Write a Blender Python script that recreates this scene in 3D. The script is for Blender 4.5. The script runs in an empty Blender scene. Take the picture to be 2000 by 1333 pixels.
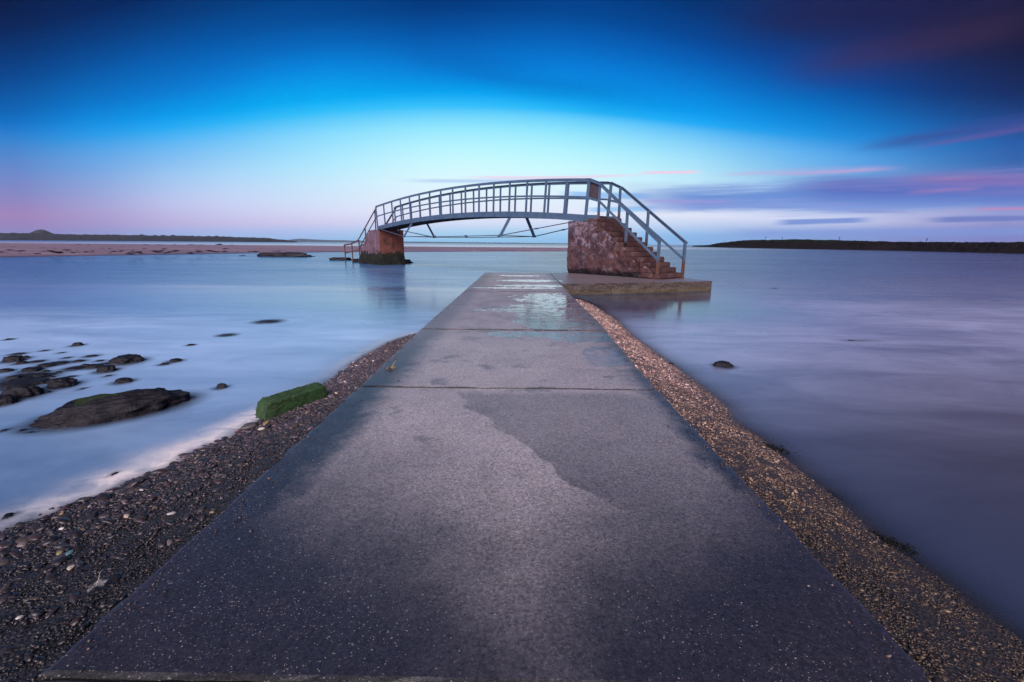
import bpy, bmesh, math, random
import numpy as np
from mathutils import Vector, Matrix, noise

sc = bpy.context.scene
COL = sc.collection
random.seed(7)
rng = np.random.default_rng(11)

# ------------------------------------------------------------------ camera
F_PX, CX, CY, H = 900.0, 1000.0, 666.5, 1.2         # focal length in photo pixels, image centre, eye height over the path
_d = np.array([(1014 - CX) / F_PX, -(476 - CY) / F_PX, 1.0]); _d /= np.linalg.norm(_d)
_e = np.array([1.0, -0.008, 0.0])
_n = np.cross(_d, _e); _n /= np.linalg.norm(_n)
_n = _n if _n[1] > 0 else -_n
_x = np.cross(_d, _n); _x = _x if _x[0] > 0 else -_x
CAM = np.array([_x, _d, _n])                        # rows: world axes in camera (right, up, forward)


def ray(px, py):
    w = CAM @ np.array([(px - CX) / F_PX, -(py - CY) / F_PX, 1.0])
    return w / np.linalg.norm(w)


def P(px, py, z=0.0):
    w = ray(px, py); t = (z - H) / w[2]
    return np.array([w[0] * t, w[1] * t, z])


def PY(px, py, Y):
    w = ray(px, py); t = Y / w[1]
    return np.array([w[0] * t, Y, H + w[2] * t])


def azel(px, py):
    w = ray(px, py)
    return math.degrees(math.atan2(w[0], w[1])), math.degrees(math.asin(w[2]))


cam = bpy.data.cameras.new('camera'); cam.sensor_width = 36; cam.lens = 36 * F_PX / 2000
cam.clip_start = 0.05; cam.clip_end = 20000
cam_o = bpy.data.objects.new('camera', cam); COL.objects.link(cam_o)
R = Matrix(((CAM[0, 0], CAM[0, 1], -CAM[0, 2]), (CAM[1, 0], CAM[1, 1], -CAM[1, 2]), (CAM[2, 0], CAM[2, 1], -CAM[2, 2])))
cam_o.matrix_world = Matrix.Translation((0, 0, H)) @ R.to_4x4()
sc.camera = cam_o

sc.view_settings.view_transform = 'Standard'
sc.view_settings.look = 'None'
sc.view_settings.gamma = 1
sc.view_settings.use_curve_mapping = False
EXPOSURE = 2.0
sc.view_settings.exposure = EXPOSURE
SKY_GAIN = 0.25                                      # sky colours below are written for exposure 0
SUN_EL, SUN_AZ = 32.0, 188.0                        # afterglow behind the photographer
SUN_STRENGTH = 1.5

# ------------------------------------------------------------------ node helper


class S:
    """A socket with arithmetic."""
    def __init__(self, nt, v): self.nt, self.v = nt, v

    def _m(self, op, *a, clamp=False):
        n = self.nt.nodes.new('ShaderNodeMath'); n.operation = op; n.use_clamp = clamp
        for i, q in enumerate((self,) + a):
            q = q.v if isinstance(q, S) else q
            if isinstance(q, (int, float)): n.inputs[i].default_value = q
            else: self.nt.links.new(q, n.inputs[i])
        return S(self.nt, n.outputs[0])
    def __add__(s, o): return s._m('ADD', o)
    __radd__ = __add__
    def __sub__(s, o): return s._m('SUBTRACT', o)
    def __rsub__(s, o): return S(s.nt, o)._m('SUBTRACT', s)
    def __mul__(s, o): return s._m('MULTIPLY', o)
    __rmul__ = __mul__
    def __truediv__(s, o): return s._m('DIVIDE', o)
    def __neg__(s): return s * -1.0
    def abs(s): return s._m('ABSOLUTE')
    def pow(s, o): return s._m('POWER', o)
    def min(s, o): return s._m('MINIMUM', o)
    def max(s, o): return s._m('MAXIMUM', o)
    def clamp(s): return s._m('ADD', 0.0, clamp=True)
    def sqrt(s): return s._m('SQRT')
    def exp(s): return s._m('EXPONENT')

    def step(s, a, b):
        n = s.nt.nodes.new('ShaderNodeMapRange'); n.interpolation_type = 'SMOOTHSTEP'
        s.nt.links.new(s.v, n.inputs[0])
        if a <= b:
            n.inputs[1].default_value, n.inputs[2].default_value, n.inputs[3].default_value, n.inputs[4].default_value = a, b, 0, 1
        else:
            n.inputs[1].default_value, n.inputs[2].default_value, n.inputs[3].default_value, n.inputs[4].default_value = b, a, 1, 0
        return S(s.nt, n.outputs[0])


class G:
    """A node tree with shorthand makers."""
    def __init__(self, nt): self.nt = nt

    def put(self, sock, v):
        if isinstance(v, S): v = v.v
        if isinstance(v, bpy.types.NodeSocket): self.nt.links.new(v, sock)
        elif isinstance(v, (tuple, list)) and len(v) == 3 and sock.type == 'RGBA': sock.default_value = (*v, 1)
        else: sock.default_value = v

    def new(self, t, **kw):
        n = self.nt.nodes.new(t)
        for k, v in kw.items(): setattr(n, k, v)
        return n

    def pos(self):
        return self.new('ShaderNodeNewGeometry').outputs['Position']

    def xyz(self, v):
        n = self.new('ShaderNodeSeparateXYZ'); self.put(n.inputs[0], v)
        return [S(self.nt, o) for o in n.outputs]

    def vec(self, x, y, z=0.0):
        n = self.new('ShaderNodeCombineXYZ')
        for i, q in enumerate((x, y, z)): self.put(n.inputs[i], q)
        return n.outputs[0]

    def noise(self, v, scale, detail=4, rough=0.55, dist=0.0):
        n = self.new('ShaderNodeTexNoise')
        self.put(n.inputs['Vector'], v); n.inputs['Scale'].default_value = scale
        n.inputs['Detail'].default_value = detail; n.inputs['Roughness'].default_value = rough; n.inputs['Distortion'].default_value = dist
        return S(self.nt, n.outputs[0])

    def noise_col(self, v, scale, detail=2):
        n = self.new('ShaderNodeTexNoise')
        self.put(n.inputs['Vector'], v); n.inputs['Scale'].default_value = scale; n.inputs['Detail'].default_value = detail
        return n.outputs[1]

    def voro(self, v, scale, out='Distance', feature='F1', rnd=1.0):
        n = self.new('ShaderNodeTexVoronoi', feature=feature)
        self.put(n.inputs['Vector'], v); n.inputs['Scale'].default_value = scale; n.inputs['Randomness'].default_value = rnd
        o = n.outputs[out]
        return S(self.nt, o) if out == 'Distance' else o

    def mix(self, f, a, b, mode='MIX'):
        n = self.new('ShaderNodeMix', data_type='RGBA', blend_type=mode)
        self.put(n.inputs[0], f); self.put(n.inputs[6], a); self.put(n.inputs[7], b)
        return n.outputs[2]

    def attr(self, name):
        n = self.new('ShaderNodeAttribute', attribute_name=name)
        return n

    def bump(self, h, strength=0.5, dist=0.01, normal=None):
        n = self.new('ShaderNodeBump'); self.put(n.inputs['Height'], h)
        n.inputs['Strength'].default_value = strength; n.inputs['Distance'].default_value = dist
        if normal is not None: self.put(n.inputs['Normal'], normal)
        return n.outputs[0]


def lin(c):
    return tuple((v / 255 / 12.92) if v / 255 <= 0.04045 else ((v / 255 + 0.055) / 1.055) ** 2.4 for v in c)


# ------------------------------------------------------------------ sky (world)
world = bpy.data.worlds.new('World'); sc.world = world; world.use_nodes = True
wt = world.node_tree; wt.nodes.clear(); g = G(wt)
out = g.new('ShaderNodeOutputWorld'); bg = g.new('ShaderNodeBackground'); wt.links.new(bg.outputs[0], out.inputs[0])
dirv = g.new('ShaderNodeTexCoord').outputs['Generated']
dx, dy, dz = g.xyz(dirv)
az = dx._m('ARCTAN2', dy) * (180 / math.pi)
el = (dz.min(1.0).max(-1.0))._m('ARCSINE') * (180 / math.pi)
ela = el.abs()

# colour columns read down the sky: (photo column, edge row of the pale glow, [(row, sRGB)...])
ZEN = (4, 26, 66)
COLS = [
    (20, 278, [(0, (8, 22, 58)), (60, (5, 36, 88)), (140, (3, 58, 128)), (210, (5, 86, 165)), (250, (14, 108, 194)), (278, (56, 124, 200)), (300, (74, 126, 198)), (340, (104, 128, 196)), (390, (134, 126, 188)), (425, (160, 124, 180)), (448, (135, 126, 186)), (464, (120, 122, 184))]),
    (160, 268, [(0, (4, 30, 76)), (60, (2, 50, 116)), (140, (0, 84, 164)), (200, (0, 118, 206)), (244, (0, 146, 234)), (268, (40, 156, 234)), (296, (88, 164, 232)), (326, (108, 166, 230)), (360, (136, 166, 222)), (400, (160, 162, 214)), (432, (168, 152, 202)), (452, (142, 146, 206)), (468, (126, 138, 200))]),
    (350, 258, [(0, (3, 36, 92)), (100, (0, 90, 177)), (185, (0, 124, 216)), (236, (0, 164, 246)), (258, (50, 178, 246)), (276, (92, 184, 246)), (300, (122, 190, 245)), (350, (170, 208, 246)), (400, (198, 204, 243)), (440, (190, 182, 226)), (458, (150, 182, 232)), (470, (140, 178, 230))]),
    (600, 214, [(0, (0, 60, 126)), (15, (0, 68, 138)), (70, (0, 88, 176)), (130, (0, 134, 230)), (175, (0, 164, 243)), (205, (0, 178, 248)), (222, (50, 192, 250)), (265, (134, 218, 254)), (320, (172, 232, 255)), (370, (202, 232, 253)), (410, (214, 224, 249)), (440, (208, 202, 238)), (458, (160, 192, 238)), (470, (136, 186, 234))]),
    (850, 206, [(0, (0, 46, 110)), (50, (0, 68, 150)), (100, (0, 100, 190)), (150, (0, 132, 228)), (188, (0, 170, 247)), (206, (50, 192, 251)), (245, (144, 232, 254)), (300, (196, 249, 255)), (350, (222, 250, 255)), (400, (234, 240, 254)), (430, (226, 226, 249)), (450, (180, 214, 244)), (470, (130, 196, 236))]),
    (1100, 218, [(0, (0, 56, 128)), (50, (0, 84, 170)), (100, (0, 108, 204)), (150, (0, 137, 235)), (190, (0, 164, 247)), (214, (30, 184, 250)), (245, (130, 226, 253)), (290, (178, 244, 255)), (330, (204, 251, 255)), (400, (228, 239, 253)), (430, (228, 229, 250)), (455, (160, 206, 242)), (473, (130, 190, 236))]),
    (1330, 240, [(0, (0, 50, 112)), (60, (0, 66, 146)), (120, (0, 98, 192)), (180, (0, 135, 230)), (225, (0, 162, 248)), (240, (30, 176, 250)), (262, (112, 202, 250)), (306, (166, 230, 253)), (345, (194, 240, 254)), (400, (218, 232, 251)), (430, (228, 232, 250)), (455, (140, 190, 238)), (474, (126, 182, 234))]),
    (1650, 268, [(0, (24, 34, 84)), (60, (26, 42, 98)), (120, (16, 58, 130)), (180, (0, 78, 164)), (240, (0, 126, 212)), (268, (26, 142, 224)), (306, (84, 168, 238)), (350, (110, 170, 228)), (400, (196, 210, 242)), (430, (206, 212, 244)), (455, (130, 158, 216)), (478, (112, 146, 208))]),
    (1985, 285, [(0, (10, 12, 32)), (100, (22, 24, 56)), (190, (20, 38, 88)), (245, (32, 66, 134)), (285, (40, 88, 164)), (320, (48, 92, 166)), (380, (120, 128, 192)), (415, (156, 156, 208)), (450, (124, 128, 194)), (480, (110, 116, 186))]),
]
edge_pts = [(azel(c[0], c[1])) for c in COLS]


def ramp(coord, stops, interp='LINEAR'):
    n = g.new('ShaderNodeValToRGB'); n.color_ramp.interpolation = interp
    els = n.color_ramp.elements
    stops = sorted(stops)
    els[0].position, els[0].color = stops[0][0], (*stops[0][1], 1)
    els[1].position, els[1].color = stops[-1][0], (*stops[-1][1], 1)
    for p, c in stops[1:-1]:
        e = els.new(p); e.color = (*c, 1)
    wt.links.new(coord.v, n.inputs[0])
    return n.outputs[0]


# elevation of the glow's edge as a smooth function of azimuth (kept constant beyond the frame)
AZ0, AZ1 = -180.0, 180.0
azn = (az - AZ0) / (AZ1 - AZ0)
_ca = np.array([a for a, e in edge_pts]); _cf = np.polyfit(_ca, [e for a, e in edge_pts], 4)


def edge_at(a): return float(np.polyval(_cf, np.clip(a, _ca[0], _ca[-1])))


er = ramp(azn, [((a - AZ0) / (AZ1 - AZ0), (edge_at(a) / 20,) * 3) for a in np.linspace(_ca[0] - 4, _ca[-1] + 4, 26)], 'B_SPLINE')
edge = g.xyz(er)[0] * 20.0
q = ela / edge                                       # 0 horizon, 1 edge of the glow
QMAX = 8.0
qn = (q / QMAX).clamp()
QG = np.array([0, .08, .16, .25, .36, .48, .6, .72, .84, .93, 1.0, 1.08, 1.18, 1.3, 1.45, 1.6, 1.8, 2.0, 2.25, 2.55, 2.9, 3.4, 4.2, 5.0, 8.0])
tab = []
for cx, ce, stops in COLS:
    pts = []
    for y, c in sorted(stops, reverse=True):
        a_, e_ = azel(cx, y); pts.append((max(0.0, e_) / edge_at(a_), lin(c)))
    pts.append((max(5.0, pts[-1][0] + 1.5), lin(ZEN)))
    tab.append([[np.interp(q_, [p[0] for p in pts], [p[1][k] for p in pts]) for k in range(3)] for q_ in QG])
tab = np.array(tab)
fa = np.linspace(_ca[0], _ca[-1], 241); dense = np.stack([[np.interp(fa, _ca, tab[:, i, k]) for k in range(3)] for i in range(len(QG))])   # q, rgb, az
ker = np.exp(-0.5 * (np.arange(-40, 41) / 6.0) ** 2); ker /= ker.sum()
dense = np.apply_along_axis(lambda v: np.convolve(np.pad(v, 40, mode='edge'), ker, mode='valid'), 2, dense)
NC = 19
sky = None
for c_i in range(NC):
    a1 = _ca[0] + (_ca[-1] - _ca[0]) * c_i / (NC - 1); col_i = dense[:, :, int(round(240 * c_i / (NC - 1)))]
    rc = ramp(qn, [(float(q_ / QMAX), tuple(float(v) for v in c)) for q_, c in zip(QG, col_i)])
    sky = rc if sky is None else g.mix(((az - a0) / (a1 - a0)).clamp(), sky, rc)
    a0 = a1
# behind the photographer the dusk keeps its rose horizon under the same blue
back = ramp(ela / 90.0, [(0, lin((206, 160, 170))), (0.10, lin((196, 158, 184))), (0.25, lin((110, 130, 190))), (0.45, lin((30, 70, 140))), (0.8, lin(ZEN)), (1, lin(ZEN))])
sky = g.mix(az.abs().step(58, 120), sky, back)

# clouds: long soft streaks
sn = g.noise(g.vec(az * 0.045, el * 0.30, 3.1), 1.0, 4, 0.55) - 0.5
sn3 = g.noise(g.vec(az * 0.06, el * 3.2, 17.3), 1.0, 3, 0.6, 0.8) - 0.5
sn2 = g.noise(g.vec(az * 0.10, el * 1.1, 9.7), 1.0, 4, 0.6) - 0.5


def cloud(x0, y0, x1, y1, th, rgb, alpha, soft=0.5, wob=1.0, fade0=0.25, fade1=0.25, tex=0.6, rgb2=None):
    """A streak from photo point 0 to photo point 1, th = half thickness in photo rows; fixed in the sky by azimuth and elevation."""
    global sky
    a0, e0 = azel(x0, y0); a1, e1 = azel(x1, y1)
    t_el = abs(azel(x0, y0 - th)[1] - e0)
    t = (az - a0) / (a1 - a0)
    c = t.max(-0.5).min(1.5) * (e1 - e0) + e0 + sn * (wob * t_el * 1.6)
    m = 1.0 - (el - c).abs() / t_el
    m = (m + sn2 * tex * 1.7 + sn3 * tex * 1.1).step(0.0, soft)
    m = m * t.step(0.0, fade0)
    if fade1 > 0: m = m * t.step(1.0, 1.0 - fade1)
    else: m = m * az.step(75, 55)
    sky = g.mix(m * alpha, sky, g.mix((sn2 + sn3 * 0.5).step(-0.16, 0.20), lin(rgb), lin(rgb2)) if rgb2 else lin(rgb))


cloud(700, 70, 1420, 215, 66, (0, 64, 152), 0.34, soft=1.2, wob=0.5, fade0=0.4, fade1=0.5, tex=0.15)
cloud(1380, 40, 2120, -40, 75, (32, 34, 78), 0.65, soft=1.0, wob=0.3, fade0=0.4, fade1=0, tex=0.3)
cloud(1480, 150, 2150, 10, 62, (66, 47, 80), 0.58, soft=1.3, wob=0.5, fade0=0.4, fade1=0.3, tex=0.35)
cloud(1640, 296, 2100, 222, 22, (60, 80, 154), 0.75, soft=1.2, wob=0.5, fade0=0.35, fade1=0, tex=0.5)
cloud(1740, 298, 2100, 232, 11, (104, 88, 162), 0.65, soft=1.4, wob=0.5, fade0=0.4, fade1=0, tex=0.5)
cloud(1080, 379, 1300, 384, 9, (146, 192, 242), 0.9, soft=0.7, wob=0.5, tex=0.3)
cloud(1130, 410, 1300, 408, 7, (140, 196, 244), 0.8, soft=0.7, wob=0.5, tex=0.4)
cloud(1160, 386, 2100, 370, 35, (96, 138, 212), 0.92, rgb2=(122, 150, 218), soft=0.7, wob=0.5, fade0=0.30, fade1=0, tex=0.5)
cloud(1480, 362, 2100, 372, 32, (84, 104, 188), 0.85, rgb2=(108, 116, 190), soft=0.9, wob=0.5, fade0=0.35, fade1=0, tex=0.55)
cloud(1225, 391, 1460, 396, 8, (160, 150, 216), 0.6, soft=1.2, wob=0.5, tex=0.6)
cloud(1380, 344, 1790, 328, 9, (200, 166, 216), 0.70, soft=1.4, wob=0.7, tex=0.9)
cloud(1690, 348, 2100, 350, 21, (172, 116, 172), 0.80, rgb2=(124, 106, 178), soft=1.3, wob=0.5, fade0=0.5, fade1=0, tex=0.6)
cloud(1760, 376, 1930, 366, 10, (180, 130, 186), 0.42, soft=1.4, wob=0.6, tex=0.7)
cloud(1240, 338, 1380, 336, 4.5, (242, 206, 232), 0.85, soft=0.8, wob=0.3, tex=0.3)
cloud(760, 352, 1180, 349, 7, (176, 202, 244), 0.75, soft=0.9, wob=0.3, tex=0.3)
cloud(880, 346, 1290, 341, 4.5, (236, 214, 240), 0.85, soft=0.9, wob=0.3, tex=0.3)
cloud(1500, 436, 1720, 428, 7, (104, 138, 210), 0.85, soft=0.6, wob=0.35, tex=0.4)
cloud(1640, 413, 1800, 415, 4, (140, 150, 210), 0.6, soft=0.8, wob=0.4, tex=0.5)
cloud(1790, 430, 2100, 424, 6.5, (104, 122, 194), 0.85, soft=0.7, wob=0.35, fade1=0, tex=0.4)
cloud(1890, 409, 2100, 406, 5, (190, 136, 188), 0.7, soft=0.9, wob=0.35, fade1=0, tex=0.4)
cloud(1380, 455, 2100, 452, 12, (122, 150, 220), 0.6, soft=0.9, wob=0.35, fade1=0, tex=0.5)
# a small share of physical twilight under the graded sky
nis = g.new('ShaderNodeTexSky'); nis.sky_type = 'NISHITA'; nis.sun_disc = False
nis.sun_elevation = math.radians(1.0); nis.sun_rotation = math.radians(SUN_AZ)
sky = g.mix(0.0006, sky, nis.outputs[0], 'ADD')
wt.links.new(sky, bg.inputs[0]); bg.inputs[1].default_value = SKY_GAIN
world.cycles.sampling_method = 'MANUAL'; world.cycles.sample_map_resolution = 1024

sun = bpy.data.lights.new('sun', 'SUN'); sun.energy = SUN_STRENGTH; sun.angle = math.radians(50); sun.color = (1.0, 0.88, 0.90)
sun_o = bpy.data.objects.new('sun', sun); COL.objects.link(sun_o)
sd = Vector((math.sin(math.radians(SUN_AZ)) * math.cos(math.radians(SUN_EL)), math.cos(math.radians(SUN_AZ)) * math.cos(math.radians(SUN_EL)), math.sin(math.radians(SUN_EL))))
sun_o.rotation_euler = sd.to_track_quat('Z', 'Y').to_euler()

# ------------------------------------------------------------------ object helpers


def tag(o, label=None, cat=None, group=None, kind=None):
    if label: o['label'] = label
    if cat: o['category'] = cat
    if group: o['group'] = group
    if kind: o['kind'] = kind
    return o


def link(name, me, mat=None, parent=None):
    o = bpy.data.objects.new(name, me); COL.objects.link(o)
    if mat is not None and me is not None and not me.materials: me.materials.append(mat)
    if parent is not None: o.parent = parent
    return o


def empty(name, loc):
    o = bpy.data.objects.new(name, None); COL.objects.link(o); o.location = loc; o.empty_display_size = 0.3
    return o


def rel(o, parent):
    """Parent keeping world coordinates (parents are only translated)."""
    o.parent = parent
    p = Vector((0, 0, 0)); a = parent
    while a is not None:
        p += a.location; a = a.parent
    o.location = o.location - p
    return o


def mesh_np(name, V, Fq, attrs=None, smooth=True):
    """Mesh from an (n,3) array and an (m,k) face array."""
    V = np.asarray(V, np.float32); Fq = np.asarray(Fq, np.int32)
    me = bpy.data.meshes.new(name)
    m, k = Fq.shape
    me.vertices.add(len(V)); me.vertices.foreach_set('co', V.ravel())
    me.loops.add(m * k); me.loops.foreach_set('vertex_index', Fq.ravel())
    me.polygons.add(m); me.polygons.foreach_set('loop_start', np.arange(0, m * k, k, dtype=np.int32))
    me.polygons.foreach_set('use_smooth', np.full(m, smooth))
    me.update(calc_edges=True)
    for nm, arr in (attrs or {}).items():
        arr = np.asarray(arr, np.float32)
        if arr.ndim == 1:
            a = me.attributes.new(nm, 'FLOAT', 'POINT'); a.data.foreach_set('value', arr)
        else:
            a = me.attributes.new(nm, 'FLOAT_COLOR', 'POINT')
            a.data.foreach_set('color', np.c_[arr, np.ones(len(arr))].astype(np.float32).ravel())
    return me


def mesh_bm(name, bm, smooth=False):
    me = bpy.data.meshes.new(name); bmesh.ops.recalc_face_normals(bm, faces=bm.faces)
    bm.to_mesh(me); bm.free()
    if smooth: me.polygons.foreach_set('use_smooth', [True] * len(me.polygons))
    return me


def grid_faces(nx, ny):
    i = np.arange(nx * ny).reshape(ny, nx)
    return np.stack([i[:-1, :-1], i[:-1, 1:], i[1:, 1:], i[1:, :-1]], -1).reshape(-1, 4)


def nz(x, y, z=0.0): return noise.noise((x, y, z))


def fbm(x, y, z=0.0, o=4): return noise.fractal((x, y, z), 0.9, 2.1, o)


def bar(bm, p, q, w, h, up=(0, 0, 1)):
    p, q = Vector(p), Vector(q); d = (q - p).normalized(); up = Vector(up)
    sx = d.cross(up)
    if sx.length < 1e-4: sx = d.cross(Vector((1, 0, 0)))
    sx.normalize(); uy = sx.cross(d).normalized()
    vs = [bm.verts.new(b + sx * a * w / 2 + uy * c * h / 2) for b in (p, q) for a, c in ((-1, -1), (1, -1), (1, 1), (-1, 1))]
    for f in ((3, 2, 1, 0), (4, 5, 6, 7), (0, 1, 5, 4), (1, 2, 6, 5), (2, 3, 7, 6), (3, 0, 4, 7)): bm.faces.new([vs[k] for k in f])
    return vs


def sweep(bm, pts, lat, w, h, off_l=0.0, off_n=0.0):
    """Rectangle w (along lat) by h (normal) swept along pts with mitred corners."""
    pts = [Vector(p) for p in pts]; lat = Vector(lat); rings = []
    for i, p in enumerate(pts):
        t = (pts[min(i + 1, len(pts) - 1)] - pts[max(i - 1, 0)]).normalized()
        n = lat.cross(t).normalized()
        n = n if n.z > 0 else -n
        c = p + lat * off_l + n * off_n
        rings.append([bm.verts.new(c + lat * a * w / 2 + n * b * h / 2) for a, b in ((-1, -1), (1, -1), (1, 1), (-1, 1))])
    for r0, r1 in zip(rings, rings[1:]):
        for k in range(4): bm.faces.new((r0[k], r0[(k + 1) % 4], r1[(k + 1) % 4], r1[k]))
    bm.faces.new(rings[0][::-1]); bm.faces.new(rings[-1])


def tube(bm, pts, r, n=8):
    pts = [Vector(p) for p in pts]; rings = []
    for i, p in enumerate(pts):
        t = (pts[min(i + 1, len(pts) - 1)] - pts[max(i - 1, 0)]).normalized()
        a = t.cross(Vector((0, 0, 1)));
        if a.length < 1e-3: a = t.cross(Vector((1, 0, 0)))
        a.normalize(); b = a.cross(t)
        rings.append([bm.verts.new(p + (a * math.cos(k * 2 * math.pi / n) + b * math.sin(k * 2 * math.pi / n)) * r) for k in range(n)])
    for r0, r1 in zip(rings, rings[1:]):
        for k in range(n): bm.faces.new((r0[k], r0[(k + 1) % n], r1[(k + 1) % n], r1[k]))
    bm.faces.new(rings[0][::-1]); bm.faces.new(rings[-1])


# ------------------------------------------------------------------ materials
def material(name):
    m = bpy.data.materials.new(name); m.use_nodes = True
    nt = m.node_tree; b = nt.nodes['Principled BSDF']
    return m, G(nt), b


def simple(name, fn):
    m, k, b = material(name); fn(k, b); return m


def concrete_path(k, b, front=False):
    p = k.pos(); x, y, z = k.xyz(p)
    big = k.noise(p, 0.9, 5, 0.6); mid = k.noise(p, 5.0, 5, 0.65); fine = k.noise(p, 70.0, 4, 0.7)
    warp = (k.noise(p, 1.3, 4, 0.6) - 0.5) * 1.0
    col = k.mix(big.step(0.3, 0.7), (0.250, 0.214, 0.224), (0.335, 0.290, 0.292))
    col = k.mix(mid.step(0.35, 0.75) * 0.5, col, (0.25, 0.225, 0.25))
    col = k.mix(fine.step(0.45, 0.8) * 0.55, col, (0.52, 0.48, 0.48))
    col = k.mix(fine.step(0.45, 0.25) * 0.6, col, (0.13, 0.12, 0.135))
    agg = k.xyz(k.voro(p, 120.0, 'Color')); agg2 = k.xyz(k.voro(p, 58.0, 'Color'))
    # shell and quartz grains exposed in the surface
    pw = k.vec(x + (fine - 0.5) * 0.02, y + (mid - 0.5) * 0.05, z)
    vd = k.voro(pw, 170.0); vc = k.xyz(k.voro(pw, 170.0, 'Color'))
    grain = (vd / (vc[1] * 0.32 + 0.12)).step(1.2, 0.6) * (vc[0] + (mid - 0.5) * 1.1).step(0.70, 0.82) * (vc[2].pow(2.0) * 0.75 + 0.10)
    vd2 = k.voro(p, 42.0); vc2 = k.xyz(k.voro(p, 42.0, 'Color'))
    pit = vd2.step(0.26, 0.14) * vc2[1].step(0.86, 0.92)
    col = k.mix(pit * 0.7, col, (0.05, 0.045, 0.05))
    if not front:
        # damp bands along both edges and a broad damp sheet on the right of the near slab, then painted lens falloff
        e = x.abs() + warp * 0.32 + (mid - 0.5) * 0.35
        damp_falloff = e.step(0.88, 1.20)
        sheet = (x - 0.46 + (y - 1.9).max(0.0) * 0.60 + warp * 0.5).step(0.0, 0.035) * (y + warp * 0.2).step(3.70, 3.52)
        damp_falloff = damp_falloff.max(sheet * (0.40 + y.step(2.9, 1.9) * 0.28))
        falloff = (y + warp * 1.1 - x.abs() * 0.75).step(2.55, 0.75)  # lens falloff painted into the near end and corners
        damp_falloff = damp_falloff.max(falloff)
        damp_falloff = damp_falloff.max((k.noise(p, 2.1, 5, 0.65) + (y.step(4.5, 9.0) * 0.12)).step(0.56, 0.64) * 0.5)
        alg = (x + warp * 0.3).step(0.85, 1.2) * y.step(3.9, 4.6) * y.step(8.5, 6.0) * mid.step(0.45, 0.6)
        # thin standing water in the hollows
        pud = None
        for (cx, cy, rx, ry) in ((0.35, 15.3, 1.0, 0.55), (0.40, 13.45, 1.1, 0.42), (-0.05, 12.7, 1.2, 0.26), (0.1, 17.6, 0.9, 0.35), (0.66, 10.3, 0.72, 1.2), (0.5, 9.0, 0.8, 0.35),
                                 (0.62, 7.6, 0.74, 1.25), (0.10, 8.4, 0.9, 0.30), (0.25, 6.12, 0.85, 0.22), (0.85, 6.0, 0.55, 0.36), (0.92, 4.9, 0.26, 0.5)):
            d = (((x - cx) / rx).pow(2.0) + ((y - cy) / ry).pow(2.0)).sqrt()
            pud = d if pud is None else pud.min(d)
        pn = (k.noise(k.vec(x, y * 0.55, 0.0), 3.0, 5, 0.65) - 0.5) * 1.9 + (k.noise(p, 14.0, 3, 0.6) - 0.5) * 0.5
        pud = (pud + pn).step(1.02, 0.84)
        holes = k.noise(k.vec(x * 1.0, y * 0.6, 0.0), 6.0, 5, 0.7).step(0.54, 0.62)
        pud = pud * (1.0 - holes * 0.8) * (y.step(3.8, 7.2) * 0.65 + 0.35)
        col = k.mix((y + warp * 2.0).step(5.6, 7.6) * 0.55, col, (0.25, 0.18, 0.195))
        damp_falloff = damp_falloff * (1.0 - y.step(3.0, 7.5) * 0.5)
        col = k.mix(damp_falloff * 0.97, col, (0.011, 0.011, 0.020))  # near-black for the damp and the painted corner darkening
        col = k.mix(alg * 0.6, col, (0.035, 0.05, 0.03))
        col = k.mix(pud * 0.6, col, (0.05, 0.045, 0.055))
        jd = None
        for jy in (1.045, 3.745, 6.44, 9.08, 11.82, 14.42, 17.15):
            q_ = (y - jy).abs(); jd = q_ if jd is None else jd.min(q_)
        jm = (jd + (mid - 0.5) * 0.05 + (fine - 0.5) * 0.02).step(0.034, 0.016)
        col = k.mix(jm * 0.85, col, (0.022, 0.022, 0.020))
        tone = (1.0 - pud) * ((agg[0] - 0.5) * 0.55 + (agg2[1] - 0.5) * 0.30 + (mid - 0.5) * 0.55 + (fine - 0.5) * 0.9) + 1.0
        tc = k.new('ShaderNodeCombineColor')
        for q_ in range(3): k.put(tc.inputs[q_], tone)
        col = k.mix(1.0, col, tc.outputs[0], 'MULTIPLY')
        col = k.mix(grain * (1.0 - pud) * 0.8, col, k.mix(agg[1], (0.50, 0.48, 0.50), (0.42, 0.34, 0.24)))
        rough = 0.46 - damp_falloff * 0.06 + (fine - 0.5) * 0.2
        rough = rough * (1.0 - pud) + pud * 0.12
        k.put(b.inputs['Coat Roughness'], (1.0 - pud) * 0.42 + pud * 0.11)
        k.put(b.inputs['Coat Normal'], k.bump((fine * 0.5 + mid * 0.6) * (1.0 - pud * 0.97), 0.4, 0.006))
        h = (fine * 0.7 + mid * 0.6 + agg[0] * 0.35) * (1.0 - pud * 0.97) + grain * 0.5 * (1.0 - pud) - pit * 0.8
        # dirt and moss caught in the joints
    else:
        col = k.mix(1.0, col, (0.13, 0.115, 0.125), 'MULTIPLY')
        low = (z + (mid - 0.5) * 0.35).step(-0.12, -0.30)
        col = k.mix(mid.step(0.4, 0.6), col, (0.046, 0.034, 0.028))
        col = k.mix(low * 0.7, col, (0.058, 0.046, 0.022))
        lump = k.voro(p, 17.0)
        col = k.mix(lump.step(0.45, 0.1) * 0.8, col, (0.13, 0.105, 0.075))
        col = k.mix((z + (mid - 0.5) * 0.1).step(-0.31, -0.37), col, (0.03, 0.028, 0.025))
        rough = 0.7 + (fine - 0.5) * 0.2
        h = fine * 0.5 + mid + (1.0 - lump) * 0.6
    k.put(b.inputs['Base Color'], col); k.put(b.inputs['Roughness'], rough)
    b.inputs['Specular IOR Level'].default_value = 0.55 if not front else 0.4
    if not front:
        b.inputs['Coat Weight'].default_value = 0.5; b.inputs['Coat Roughness'].default_value = 0.42; b.inputs['Coat IOR'].default_value = 1.5
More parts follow.
